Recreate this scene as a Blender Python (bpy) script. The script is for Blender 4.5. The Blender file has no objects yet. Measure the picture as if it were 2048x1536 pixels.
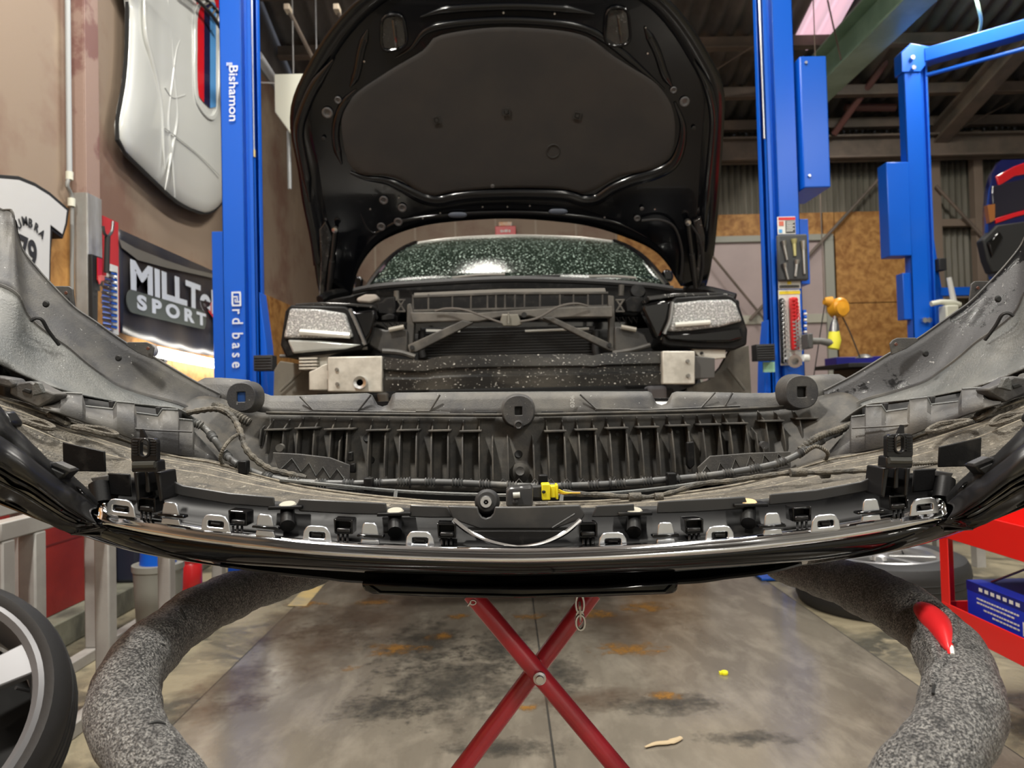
import bpy, bmesh, math, random
from mathutils import Vector, Matrix
random.seed(7)
S = bpy.context.scene
COL = S.collection
# ---------------------------------------------------------------- camera
F = 1420.0
H = 1.0
cd = bpy.data.cameras.new('camera')
cam = bpy.data.objects.new('camera', cd); COL.objects.link(cam)
cd.sensor_width = 36; cd.lens = F / 2048 * 36; cd.clip_start = .02; cd.clip_end = 100
CM = Matrix.Rotation(-math.radians(.52), 4, 'Z') @ Matrix.Rotation(math.radians(90 + 1.36), 4, 'X') @ Matrix.Rotation(-math.radians(1.45), 4, 'Z')
cam.matrix_world = Matrix.Translation((0, 0, H)) @ CM
cd.dof.use_dof = True; cd.dof.focus_distance = 1.0; cd.dof.aperture_fstop = 7.5
S.camera = cam
# ---------------------------------------------------------------- view, world
S.view_settings.view_transform = 'Standard'; S.view_settings.look = 'None'
S.view_settings.gamma = 1; S.view_settings.use_curve_mapping = False
S.view_settings.exposure = 0.38
w = bpy.data.worlds.new('world'); S.world = w; w.use_nodes = True
w.node_tree.nodes['Background'].inputs[0].default_value = (.75, .82, 1, 1)
w.node_tree.nodes['Background'].inputs[1].default_value = .35
# ---------------------------------------------------------------- workshop lights (the ceiling batten lamps, each over its own white fitting)
LAMPS = [(-1.0, .3, 3.9), (1.0, .3, 3.9), (-1.2, 2.3, 4.3), (1.2, 2.3, 4.3), (3.6, 2.4, 4.3), (3.6, 5.2, 4.3), (-.2, 4.2, 4.3), (1.7, -2.6, 3.6), (3.4, -.6, 3.9)]
for i, (x, y, z) in enumerate(LAMPS):
    ld = bpy.data.lights.new('batten_light', 'AREA'); ld.shape = 'RECTANGLE'; ld.size = 1.2; ld.size_y = .22
    ld.energy = 58; ld.color = (1, .96, .88)
    if i == 0: ld.size, ld.size_y, ld.energy = .30, .16, 105
    if i == 1: ld.energy = 16
    lo = bpy.data.objects.new('batten_light', ld); COL.objects.link(lo); lo.location = (x, y, z - .03)
    lo.rotation_euler = (0, 0, math.pi / 2)
    lu = bpy.data.lights.new('batten_uplight', 'AREA'); lu.shape = 'RECTANGLE'; lu.size = 1.2; lu.size_y = .22; lu.energy = 20; lu.color = (1, .96, .88)
    lo = bpy.data.objects.new('batten_uplight', lu); COL.objects.link(lo); lo.location = (x, y, z + .09); lo.rotation_euler = (math.pi, 0, math.pi / 2)
# ---------------------------------------------------------------- helpers
def P(px, py, Y):
    """world point on the sight line of photo point (px, py) at depth Y"""
    d = CM.to_3x3() @ Vector(((px - 1024) / F, -(py - 768) / F, -1))
    return Vector((0, 0, H)) + d * (Y / d.y)
def PX(px, py, X):
    d = CM.to_3x3() @ Vector(((px - 1024) / F, -(py - 768) / F, -1))
    return Vector((0, 0, H)) + d * (X / d.x)
def PZ(px, py, Z):
    d = CM.to_3x3() @ Vector(((px - 1024) / F, -(py - 768) / F, -1))
    return Vector((0, 0, H)) + d * ((Z - H) / d.z)
def cat(pts, n, closed=False):
    """Catmull-Rom resample to n points, even in arc length"""
    p = [Vector(q) for q in pts]
    m = len(p); out = []
    K = 12
    segs = m if closed else m - 1
    for i in range(segs):
        if closed: a, b, c, d = p[(i - 1) % m], p[i], p[(i + 1) % m], p[(i + 2) % m]
        else: a, b, c, d = p[max(i - 1, 0)], p[i], p[i + 1], p[min(i + 2, m - 1)]
        for k in range(K):
            t = k / K
            out.append(.5 * ((2 * b) + (c - a) * t + (2 * a - 5 * b + 4 * c - d) * t * t + (3 * b - a - 3 * c + d) * t ** 3))
    out.append(p[0].copy() if closed else p[-1].copy())
    L = [0]
    for i in range(1, len(out)): L.append(L[-1] + (out[i] - out[i - 1]).length)
    res = []; j = 0
    N = n if closed else n - 1
    for k in range(n):
        s = L[-1] * k / N
        while j < len(L) - 2 and L[j + 1] < s: j += 1
        u = (s - L[j]) / max(L[j + 1] - L[j], 1e-9)
        res.append(out[j].lerp(out[j + 1], min(max(u, 0), 1)))
    return res
def M3(px3): return [P(*q) for q in px3]
class MB:
    def __init__(s): s.v = []; s.f = []
    def add(s, v, f):
        b = len(s.v); s.v += [Vector(q) for q in v]; s.f += [tuple(i + b for i in q) for q in f]; return s
    def box(s, c, d, R=None):
        c = Vector(c); v = []
        for i in range(8):
            q = Vector(((i & 1) - .5, ((i >> 1) & 1) - .5, ((i >> 2) & 1) - .5))
            q = Vector((q.x * d[0], q.y * d[1], q.z * d[2]))
            if R is not None: q = R @ q
            v.append(c + q)
        return s.add(v, [(0, 2, 3, 1), (4, 5, 7, 6), (0, 1, 5, 4), (2, 6, 7, 3), (0, 4, 6, 2), (1, 3, 7, 5)])
    def bb(s, a, b):
        return s.box([(a[i] + b[i]) / 2 for i in range(3)], [abs(b[i] - a[i]) for i in range(3)])
    def prism(s, poly, vec):
        n = len(poly); vec = Vector(vec)
        v = [Vector(q) for q in poly] + [Vector(q) + vec for q in poly]
        f = [tuple(range(n)), tuple(reversed(range(n, 2 * n)))] + [(i, i + n, (i + 1) % n + n, (i + 1) % n) for i in range(n)]
        return s.add(v, [tuple(reversed(q)) for q in f])
    def ring(s, outer, inner, vec, n=32):
        """plate with a hole; both outlines are resampled and matched by angle"""
        vec = Vector(vec)
        o = lin(outer, n); i_ = lin(inner, n)
        c = sum(i_, Vector()) / n
        best = min(range(n), key=lambda k: sum(((o[(j + k) % n] - c).normalized() - (i_[j] - c).normalized()).length for j in range(n)))
        o = o[best:] + o[:best]
        v = o + i_ + [q + vec for q in o] + [q + vec for q in i_]
        f = []
        for k in range(n):
            l = (k + 1) % n
            f += [(k, l, n + l, n + k), (2 * n + l, 2 * n + k, 3 * n + k, 3 * n + l), (k, 2 * n + k, 2 * n + l, l), (n + l, 3 * n + l, 3 * n + k, n + k)]
        return s.add(v, f)
    def tube(s, path, r, n=10, caps=True, closed=False, flat=1.0, up=None):
        p = [Vector(q) for q in path]; m = len(p)
        rr = r if isinstance(r, (list, tuple)) else [r] * m
        t0 = (p[1] - p[0]).normalized()
        a = Vector(up) if up else (Vector((0, 0, 1)) if abs(t0.z) < .9 else Vector((1, 0, 0)))
        v = []
        for i in range(m):
            if closed: t = (p[(i + 1) % m] - p[(i - 1) % m]).normalized()
            else: t = (p[min(i + 1, m - 1)] - p[max(i - 1, 0)]).normalized()
            a = (a - t * a.dot(t)).normalized(); b = t.cross(a)
            for k in range(n):
                g = 2 * math.pi * k / n
                v.append(p[i] + (a * math.cos(g) * flat + b * math.sin(g)) * rr[i])
        f = []
        for i in range(m if closed else m - 1):
            for k in range(n):
                i2 = (i + 1) % m; l = (k + 1) % n
                f.append((i * n + k, i * n + l, i2 * n + l, i2 * n + k))
        if caps and not closed: f += [tuple(reversed(range(n))), tuple(range((m - 1) * n, m * n))]
        return s.add(v, f)
    def cyl(s, a, b, r, r2=None, n=20): return s.tube([a, b], [r, r if r2 is None else r2], n)
    def lathe(s, prof, o, axis, n=32, a0=None, caps=True):
        """prof: (radius, height along axis)"""
        ax = Vector(axis).normalized(); o = Vector(o)
        a = a0 and Vector(a0) or (Vector((0, 0, 1)) if abs(ax.z) < .9 else Vector((1, 0, 0)))
        a = (a - ax * a.dot(ax)).normalized(); b = ax.cross(a); v = []; m = len(prof)
        for r, h in prof:
            for k in range(n):
                g = 2 * math.pi * k / n; v.append(o + ax * h + (a * math.cos(g) + b * math.sin(g)) * r)
        f = [(i * n + k, i * n + (k + 1) % n, (i + 1) * n + (k + 1) % n, (i + 1) * n + k) for i in range(m - 1) for k in range(n)]
        if caps and prof[0][0] > 1e-5: f.append(tuple(reversed(range(n))))
        if caps and prof[-1][0] > 1e-5: f.append(tuple(range((m - 1) * n, m * n)))
        return s.add(v, f)
    def grid(s, rows):
        n = len(rows[0]); v = [q for r in rows for q in r]
        return s.add(v, [(i * n + k, i * n + k + 1, (i + 1) * n + k + 1, (i + 1) * n + k) for i in range(len(rows) - 1) for k in range(n - 1)])
    def build(s, name, m, parent=None, smooth=None, bevel=0, solid=0, off=0, seg=2, sub=0, ang=38, stype=None):
        me = bpy.data.meshes.new(name)
        o0 = root_loc(parent)
        me.from_pydata([tuple(q - o0) for q in s.v], [], s.f); me.validate()
        bm = bmesh.new(); bm.from_mesh(me); bmesh.ops.recalc_face_normals(bm, faces=bm.faces); bm.to_mesh(me); bm.free()
        me.materials.append(m)
        ob = bpy.data.objects.new(name, me); COL.objects.link(ob)
        if parent is not None: ob.parent = parent
        if smooth is not False:
            me.polygons.foreach_set('use_smooth', [True] * len(me.polygons)); me.set_sharp_from_angle(angle=math.radians(ang))
        if sub: q = ob.modifiers.new('s', 'SUBSURF'); q.levels = q.render_levels = sub
        if solid: q = ob.modifiers.new('t', 'SOLIDIFY'); q.thickness = solid; q.offset = off
        if bevel:
            q = ob.modifiers.new('b', 'BEVEL'); q.width = bevel; q.segments = seg; q.limit_method = 'ANGLE'; q.angle_limit = math.radians(40); q.harden_normals = False
        return ob
def lin(pts, n):
    p = [Vector(q) for q in pts]; p.append(p[0]); L = [0]
    for i in range(1, len(p)): L.append(L[-1] + (p[i] - p[i - 1]).length)
    res = []; j = 0
    for k in range(n):
        s_ = L[-1] * k / n
        while j < len(L) - 2 and L[j + 1] < s_: j += 1
        res.append(p[j].lerp(p[j + 1], (s_ - L[j]) / max(L[j + 1] - L[j], 1e-9)))
    return res
def root_loc(p):
    while p is not None and p.parent is not None: p = p.parent
    return Vector(p.location) if p is not None else Vector()
def tag(o, label=None, c=None, group=None, kind=None):
    if label: o['label'] = label
    if c: o['category'] = c
    if group: o['group'] = group
    if kind: o['kind'] = kind
    return o
def thing(name, label, c, loc, group=None):
    o = bpy.data.objects.new(name, None); o.empty_display_size = .1; COL.objects.link(o); o.location = loc
    return tag(o, label, c, group)
def dup(root, loc=None, rz=None, label=None, group=None):
    r = root.copy(); COL.objects.link(r)
    if loc is not None: r.location = loc
    if rz is not None: r.rotation_euler = (0, 0, rz)
    if label: r['label'] = label
    if group: r['group'] = group
    for ch in list(root.children):
        c = ch.copy(); COL.objects.link(c); c.parent = r
        for g in list(ch.children):
            d = g.copy(); COL.objects.link(d); d.parent = c
    return r
def text(s_, size, m, o, right, up, name, parent, ext=.0006, bold=0, align='CENTER', sx=1.0, shear=0):
    cu = bpy.data.curves.new('t', 'FONT'); cu.body = s_; cu.size = size; cu.extrude = ext; cu.align_x = align; cu.align_y = 'CENTER'; cu.offset = bold; cu.shear = shear
    t = bpy.data.objects.new('t', cu); COL.objects.link(t)
    bpy.context.view_layer.update()
    me = bpy.data.meshes.new_from_object(t.evaluated_get(bpy.context.evaluated_depsgraph_get()))
    bpy.data.objects.remove(t)
    r = Vector(right).normalized(); u = Vector(up).normalized(); nn = r.cross(u)
    o = Vector(o) - root_loc(parent)
    for v in me.vertices: v.co = o + r * v.co.x * sx + u * v.co.y + nn * v.co.z
    me.name = name; me.materials.clear(); me.materials.append(m)
    ob = bpy.data.objects.new(name, me); COL.objects.link(ob)
    if parent is not None: ob.parent = parent
    return ob
# ---------------------------------------------------------------- materials
def mat(name, c, rough=.5, metal=0, c2=None, sc=6, lo=.4, hi=.6, bump=0, bsc=60, c3=None, sc3=20, lo3=.6, hi3=.66, coat=0, spec=.5, rv=0, emis=None, es=0, stretch=(1, 1, 1), trans=0, det=6, dist=0.0, alpha=None):
    m = bpy.data.materials.new(name); m.use_nodes = True; T = m.node_tree; N = T.nodes; L = T.links
    b = N['Principled BSDF']; b.inputs['Roughness'].default_value = rough; b.inputs['Metallic'].default_value = metal
    b.inputs['Base Color'].default_value = (*c, 1); b.inputs['Coat Weight'].default_value = coat; b.inputs['Specular IOR Level'].default_value = spec
    b.inputs['Transmission Weight'].default_value = trans
    if emis: b.inputs['Emission Color'].default_value = (*emis, 1); b.inputs['Emission Strength'].default_value = es
    if c2 or bump or c3 or rv:
        tc = N.new('ShaderNodeTexCoord'); mp = N.new('ShaderNodeMapping'); L.new(tc.outputs['Object'], mp.inputs[0]); mp.inputs['Scale'].default_value = stretch
        src = None
        def noise(s__, d=6):
            q = N.new('ShaderNodeTexNoise'); q.inputs['Scale'].default_value = s__; q.inputs['Detail'].default_value = d; q.inputs['Roughness'].default_value = .6; q.inputs['Distortion'].default_value = dist
            L.new(mp.outputs[0], q.inputs[0]); return q
        def ramp(q, a, z):
            r = N.new('ShaderNodeMapRange'); r.inputs[1].default_value = a; r.inputs[2].default_value = z; L.new(q.outputs[0], r.inputs[0]); return r
        if c2:
            q = noise(sc, det); r = ramp(q, lo, hi); mx = N.new('ShaderNodeMix'); mx.data_type = 'RGBA'
            mx.inputs[6].default_value = (*c, 1); mx.inputs[7].default_value = (*c2, 1); L.new(r.outputs[0], mx.inputs[0]); src = mx.outputs[2]
            if rv:
                rr = N.new('ShaderNodeMapRange'); rr.inputs[1].default_value = lo; rr.inputs[2].default_value = hi; rr.inputs[3].default_value = rough; rr.inputs[4].default_value = rough + rv
                L.new(q.outputs[0], rr.inputs[0]); L.new(rr.outputs[0], b.inputs['Roughness'])
        if c3:
            q = noise(sc3, 5); r = ramp(q, lo3, hi3); mx = N.new('ShaderNodeMix'); mx.data_type = 'RGBA'
            if src: L.new(src, mx.inputs[6])
            else: mx.inputs[6].default_value = (*c, 1)
            mx.inputs[7].default_value = (*c3, 1); L.new(r.outputs[0], mx.inputs[0]); src = mx.outputs[2]
        if src: L.new(src, b.inputs['Base Color'])
        if bump:
            q = noise(bsc, 4); bp = N.new('ShaderNodeBump'); bp.inputs['Strength'].default_value = bump; bp.inputs['Distance'].default_value = .01
            L.new(q.outputs[0], bp.inputs['Height']); L.new(bp.outputs[0], b.inputs['Normal'])
    return m
def osb_mat():
    m = mat('osb', (.45, .21, .06), .6)
    T = m.node_tree; N = T.nodes; L = T.links; b = N['Principled BSDF']
    tc = N.new('ShaderNodeTexCoord'); v = N.new('ShaderNodeTexVoronoi'); v.inputs['Scale'].default_value = 26; v.feature = 'F1'
    nz = N.new('ShaderNodeTexNoise'); nz.inputs['Scale'].default_value = 13; nz.inputs['Detail'].default_value = 7; nz.inputs['Distortion'].default_value = .5
    L.new(tc.outputs['Object'], nz.inputs[0]); L.new(tc.outputs['Object'], v.inputs[0])
    mx = N.new('ShaderNodeMix'); mx.data_type = 'RGBA'; mx.inputs[6].default_value = (.27, .105, .022, 1); mx.inputs[7].default_value = (.56, .29, .085, 1)
    mm = N.new('ShaderNodeMath'); mm.operation = 'MULTIPLY_ADD'; mm.inputs[1].default_value = .35; L.new(v.outputs['Color'], mm.inputs[0])
    mr = N.new('ShaderNodeMapRange'); mr.inputs[1].default_value = .35; mr.inputs[2].default_value = .72; L.new(nz.outputs[0], mr.inputs[0]); L.new(mr.outputs[0], mm.inputs[2])
    L.new(mm.outputs[0], mx.inputs[0]); L.new(mx.outputs[2], b.inputs['Base Color']); return m
OSB = osb_mat()
WALL = mat('taupe_board', (.30, .225, .165), .65, c2=(.22, .13, .095), sc=1.1, lo=.48, hi=.6, c3=(.40, .31, .22), sc3=1.7, lo3=.55, hi3=.75, bump=.05)
ROOF = mat('roof_sheet', (.14, .13, .125), .5, c2=(.30, .285, .27), sc=1.4, lo=.42, hi=.66)
CORR = mat('wall_sheet', (.13, .12, .095), .6, c2=(.2, .185, .15), sc=2, stretch=(3, 1, .4))
STEEL_D = mat('dark_beam', (.13, .105, .085), .6, c2=(.2, .15, .12), sc=3)
RUSTP = mat('primer_brown', (.31, .21, .17), .55, c2=(.2, .10, .085), sc=3, lo=.5, hi=.56, bump=.1)
GREENP = mat('pale_green_paint', (.36, .55, .42), .4, c2=(.26, .42, .31), sc=3)
BLUE = mat('blue_paint', (.002, .105, .60), .32)
WHITE = mat('white_paint', (.72, .72, .68), .4)
CREAM = mat('cream_box', (.62, .62, .52), .45)
GREYT = mat('grey_tube', (.36, .35, .33), .45, c2=(.29, .275, .26), sc=5)
SILVER = mat('silver', (.6, .6, .6), .3, 1)
ALU = mat('cast_aluminium', (.62, .60, .54), .5, .35, c2=(.45, .43, .38), sc=14)
CHROME = mat('chrome', (.8, .8, .82), .07, 1)
CHROMEM = mat('satin_chrome', (.72, .75, .8), .26, .9)
GLOSSB = mat('gloss_black_paint', (.002, .002, .0025), .05, coat=.2, spec=.4)
HOODB = mat('hood_black', (.002, .0025, .004), .17, coat=.22, spec=.4)
PADM = mat('hood_pad', (.026, .025, .025), .85, c2=(.034, .031, .029), sc=4, bump=.15, bsc=300)
PLB = mat('black_plastic', (.005, .005, .0055), .45, c2=(.028, .026, .023), sc=28, lo=.52, hi=.75, bump=.05, bsc=400, rv=.3, spec=.22)
PLG = mat('dusty_plastic', (.045, .045, .048), .5, c2=(.12, .113, .10), sc=11, lo=.40, hi=.68, c3=(.34, .34, .33), sc3=170, lo3=.68, hi3=.71, bump=.12, bsc=350, spec=.35)
PLG2 = mat('dusty_panel', (.085, .09, .09), .42, c2=(.15, .15, .14), sc=9, lo=.4, hi=.7, c3=(.42, .42, .41), sc3=190, lo3=.67, hi3=.71, bump=.25, bsc=260, spec=.4)
RIBM = mat('rib_plastic', (.05, .048, .045), .55, c2=(.105, .095, .08), sc=30, lo=.42, hi=.7, bump=.08, bsc=300, spec=.3)
DUST = mat('dirt_ledge', (.135, .12, .096), .8, c2=(.062, .057, .05), sc=30, lo=.44, hi=.66, c3=(.27, .245, .20), sc3=120, lo3=.58, hi3=.68, bump=.8, bsc=230)
RUB = mat('rubber', (.02, .02, .021), .6, bump=.1, bsc=40)
REDP = mat('red_paint', (.62, .018, .022), .35, coat=.3)
REDM = mat('stand_red', (.46, .02, .035), .32, coat=.3, c2=(.36, .02, .03), sc=20)
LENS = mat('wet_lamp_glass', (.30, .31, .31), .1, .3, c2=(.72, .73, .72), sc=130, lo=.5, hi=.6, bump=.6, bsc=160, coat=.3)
LENS2 = mat('lamp_glass_clear', (.42, .45, .44), .12, .2, coat=1, bump=.1, bsc=200)
EMIT = mat('led_tube', (1, 1, 1), .5, emis=(1, .97, .88), es=10)
EMITW = mat('lamp_diffuser', (1, 1, 1), .5, emis=(1, .96, .88), es=6)
BLK = mat('matt_black', (.008, .008, .008), .7)
YEL = mat('yellow_plastic', (.85, .66, .03), .4)
ORA = mat('orange_housing', (.75, .34, .02), .4)
DIRTALU = mat('wet_beam_black', (.012, .012, .012), .3, c2=(.075, .07, .06), sc=4, lo=.42, hi=.68, c3=(.85, .84, .78), sc3=120, lo3=.64, hi3=.66, stretch=(.8, 1, 1.6))
# ================================================================ THE ROOM
XL, XR, YB, YF = -2.05, 7.0, 8.0, -3.5
def zr(y): return 4.0 + .3 * (YB - y)
def st(o): return tag(o, kind='structure')
CONC = mat('old_concrete', (.30, .26, .175), .5, c2=(.085, .08, .062), sc=2.6, lo=.42, hi=.60, c3=(.34, .295, .20), sc3=9, lo3=.54, hi3=.68, bump=.35, bsc=45, rv=-.2, dist=.6)
SLAB = mat('wet_slab', (.20, .178, .145), .06, c2=(.105, .092, .075), sc=1.8, lo=.36, hi=.68, c3=(.29, .262, .215), sc3=9, lo3=.46, hi3=.86, bump=.05, bsc=110, rv=.28, dist=.3, det=12, stretch=(1, .45, 1))
st(MB().bb((XL, YF, -.1), (XR, YB, 0)).build('floor', CONC, smooth=False))
SX0, SX1 = -1.075, 1.365
m = MB()
m.bb((SX0, .2, 0), (.105, 4.4, .004)); m.bb((.112, .2, 0), (SX1, 4.4, .004))
st(m.build('floor_panel', SLAB, smooth=False))
m = MB().bb((SX0 - .008, .2, 0), (SX0, 4.4, .0015)).bb((SX1, .2, 0), (SX1 + .008, 4.4, .0015)).bb((.105, .2, 0), (.112, 4.4, .0012))
st(m.build('trim_40', mat('seam_dirt', (.03, .028, .024), .8), smooth=False))
# stains, tape and marks on the slab keep a shape of their own
def blob(cx, cy, rx, ry, n=22, z=.0042, j=.35):
    return [Vector((cx + rx * math.cos(6.283 * k / n) * (1 + random.uniform(-j, j)), cy + ry * math.sin(6.283 * k / n) * (1 + random.uniform(-j, j)), z)) for k in range(n)]
def stain(px, py, rx, ry, c, rough=.3, z=.0046):
    q = PZ(px, py, 0)
    b = [(v.x, v.y) for v in blob(q.x, q.y, rx, ry)]
    return MB().add([(x, y, z) for x, y in b], [tuple(range(len(b)))]), c
def soft_stain_mat(name, c, rough, sc=9, thr=.5, soft=.5):
    m = mat(name, c, rough); T = m.node_tree; N = T.nodes; L = T.links; b = N['Principled BSDF']
    tc = N.new('ShaderNodeTexCoord'); nz = N.new('ShaderNodeTexNoise'); nz.inputs['Scale'].default_value = sc; nz.inputs['Detail'].default_value = 7; nz.inputs['Roughness'].default_value = .75
    at = N.new('ShaderNodeAttribute'); at.attribute_name = 'spread'; ad = N.new('ShaderNodeMath'); ad.operation = 'MULTIPLY_ADD'; ad.inputs[1].default_value = .45
    L.new(tc.outputs['Object'], nz.inputs[0]); L.new(at.outputs['Fac'], ad.inputs[0]); L.new(nz.outputs[0], ad.inputs[2])
    mr = N.new('ShaderNodeMapRange'); mr.inputs[1].default_value = thr + .22; mr.inputs[2].default_value = thr + soft; mr.inputs[4].default_value = .8
    L.new(ad.outputs[0], mr.inputs[0]); L.new(mr.outputs[0], b.inputs['Alpha']); return m
RST = soft_stain_mat('rust_stain', (.30, .15, .035), .35, 16, .52, .42)
OIL = soft_stain_mat('oil_stain', (.045, .043, .038), .45, 14, .42, .62)
BRN = soft_stain_mat('brown_stain', (.115, .078, .055), .22, 5, .40, .70)
rust = ((790, 1300, .25, .1), (615, 1210, .2, .09), (920, 1235, .12, .06), (1060, 1235, .15, .07), (1260, 1300, .3, .1), (1290, 1215, .25, .12), (1330, 1395, .12, .05), (1050, 1420, .08, .05), (880, 1275, .12, .05), (700, 1340, .1, .04), (1200, 1230, .15, .1), (750, 1205, .2, .1))
oil = ((900, 1370, .42, .3), (850, 1290, .3, .3), (760, 1420, .25, .12), (1000, 1300, .2, .25), (1120, 1350, .15, .2), (1340, 1410, .3, .08), (1000, 1500, .3, .06), (1500, 1480, .25, .05))
brown = ((470, 1370, .25, .2), (640, 1290, .3, .35), (1220, 1240, .5, .3), (720, 1235, .4, .3), (560, 1250, .2, .3), (1180, 1400, .4, .1), (430, 1420, .2, .1))
def stains(name, lst, mt, z, label):
    mb = MB(); vals = []
    for px, py, a, b in lst:
        q = PZ(px, py, 0); n = 24; rings = 6; vs = []; base = len(mb.v)
        for r in range(rings + 1):
            for k in range(n):
                f_ = r / rings; g = 6.283 * k / n; vs.append((q.x + a * f_ * math.cos(g), q.y + b * 1.6 * f_ * math.sin(g), z + .00002 * len(vals) / 1000)); vals.append(1 - f_)
        mb.add(vs, [(r * n + k, r * n + (k + 1) % n, (r + 1) * n + (k + 1) % n, (r + 1) * n + k) for r in range(rings) for k in range(n)])
    o = mb.build(name, mt, smooth=False)
    at = o.data.attributes.new('spread', 'FLOAT', 'POINT'); at.data.foreach_set('value', vals[:len(o.data.vertices)])
    tag(o, label, 'stain', kind='stuff')
stains('water_stains', brown, BRN, .0043, 'brown watery stains on the floor slab')
stains('oil_stains', oil, OIL, .0048, 'dark oily stain patches on the floor slab')
stains('rust_stains', rust, RST, .0053, 'orange brown rust flecks on the wet floor slab')
YT = mat('worn_yellow_line', (.62, .47, .2), .6, c2=(.40, .34, .22), sc=8)
m = MB(); q = [PZ(575, 1212, .005), PZ(612, 1212, .005), PZ(652, 1165, .005), PZ(625, 1160, .005)]
tag(m.prism(q, (0, 0, .001)).build('floor_line', YT, smooth=False), 'short worn yellow line painted on the floor behind the stand', 'floor marking')
# --- left wall
WP = mat('plinth_concrete', (.20, .20, .15), .8, c2=(.09, .09, .07), sc=5, bump=.3, stretch=(1, 1, .4), c3=(.33, .30, .24), sc3=3)
st(MB().bb((XL - .1, YF, 0), (XL, YB, 3.9)).build('wall_left', WALL, smooth=False))
st(MB().bb((XL - .1, YF, 3.9), (XL - .02, YB, 7.6)).build('trim_1', ROOF, smooth=False))
st(MB().bb((XL, YF, 0), (-1.9, YB, .115)).build('trim_2', WP, bevel=.006))
m = MB()
for k in range(12):
    y0 = -3 + k * .92
    if y0 < YB - 1: m.bb((XL, y0, .98), (XL + .015, y0 + .915, 1.965))
st(m.build('trim_3', OSB, smooth=False))
st(MB().bb((XL, 1.3, .118), (XL + .05, 3.62, 1.0)).build('trim_4', mat('red_block_wall', (.33, .028, .02), .5, c2=(.24, .02, .016), sc=3, bump=.1), smooth=False))
m = MB()
for z in (.42, .72): m.bb((XL + .048, 1.3, z), (XL + .0515, 3.62, z + .008))
st(m.build('trim_5', mat('red_joint', (.16, .015, .012), .6), smooth=False))
# steel column of the left wall
c = thing('wall_column', 'brown primed steel column of the wall with pale sheet round its foot', 'column', (-2.02, 3.43, 0))
m = MB().bb((XL, 3.385, 0), (-1.985, 3.395, 4)).bb((-1.985, 3.385, 0), (-1.978, 3.50, 4)).bb((XL, 3.43, 0), (-1.985, 3.44, 4))
m.build('steel_section', RUSTP, c, bevel=.002)
z0 = PX(190, 392, -1.97).z
MB().bb((XL + .001, 3.380, 0), (-1.975, 3.384, z0)).bb((-1.9765, 3.384, 0), (-1.972, 3.502, z0)).build('sheet_cover', mat('grey_sheet', (.42, .42, .41), .35, .3, c2=(.30, .29, .27), sc=4, stretch=(1, 4, .6)), c, bevel=.001)
# conduit
a = PX(133, -60, -2.02); b = PX(139, 355, -2.02)
c = thing('wall_conduit', 'thin grey conduit pipe running down the wall beside the steel column', 'pipe', (b.x, b.y, b.z))
MB().tube([(b.x, b.y, a.z + .6), b], .012, 12).build('pipe', mat('grey_pipe', (.38, .40, .41), .45), c)
pp = [b, PX(134, 370, -2.02), PX(141, 385, -2.02), PX(144, 400, -2.02), PX(144, 440, -2.02), PX(144, 640, -2.02)]
MB().tube(cat(pp, 40), .009, 10).build('flexible_pipe', mat('flex', (.22, .22, .21), .5), c)
for yy in (352, 405): MB().cyl(PX(139 + (yy > 400) * 4, yy - 8, -2.02), PX(139 + (yy > 400) * 4, yy + 8, -2.02), .016).build('coupling', CREAM, c)
# --- back wall: boards behind the car, sheet and OSB further right
BX = 1.30
st(MB().bb((XL, YB, 0), (BX, YB + .1, 4.3)).build('wall_back', WALL, smooth=False))
m = MB()
for k in range(9): x = -1.9 + k * .455; m.bb((x, YB - .012, 0), (x + .02, YB, 4.0))
st(m.build('trim_6', mat('board_joint', (.38, .31, .24), .6), smooth=False))
def corr(name, x0, x1, z0, z1, Y, pitch, amp, mt):
    n = int((x1 - x0) / pitch * 6); lo = []; hi = []
    for i in range(n + 1):
        x = x0 + (x1 - x0) * i / n; y = Y + amp * math.sin(2 * math.pi * x / pitch); lo.append(Vector((x, y, z0))); hi.append(Vector((x, y, z1)))
    return MB().grid([lo, hi]).build(name, mt, solid=.004)
st(corr('trim_7', XL, BX, 3.6, 4.3, YB - .04, .07, .012, CORR)); st(corr('wall_1', BX, XR, 0, 4.3, YB, .07, .014, CORR))
dx0, dx1, dz = 2.30, 3.70, 2.77
ox = P(1672, 600, 7.96).x; ztop = P(1700, 425, 7.96).z; oxr = P(1812, 600, 7.96).x
DX1 = ox - .05; DX0 = DX1 - 1.55; DZ = P(1640, 484, 7.96).z
m = MB()
for a, b, z0, z1 in ((BX, DX0, 0, 1.2), (BX, DX0, 1.205, ztop), (DX0 + .005, DX1 - .1, DZ + .06, ztop), (ox, oxr, 0, P(1700, 607, 7.96).z - .005), (ox, oxr, P(1700, 607, 7.96).z + .005, ztop), (DX1 - .08, ox - .008, DZ + .06, ztop)):
    m.bb((a, 7.93, z0), (b, 7.955, z1))
st(m.build('trim_8', OSB, smooth=False))
d = thing('door_1', None, None, (DX0 + .75, 7.9, 0)); tag(d, kind='structure')
PINK = mat('pale_pink_door', (.50, .40, .385), .5, c2=(.45, .36, .35), sc=2)
MB().bb((DX0 + .03, 7.90, 0), (DX1 - .1, 7.93, DZ)).build('door_leaf', PINK, d, smooth=False)
FR = mat('door_frame_grey', (.36, .36, .31), .5)
MB().bb((DX0, 7.86, DZ), (DX1, 7.93, DZ + .07)).bb((DX1 - .1, 7.86, 0), (DX1, 7.93, DZ)).bb((DX0, 7.86, 0), (DX0 + .04, 7.93, DZ)).build('door_frame', FR, d, bevel=.004)
zz = P(1500, 640, 7.9).z
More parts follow.
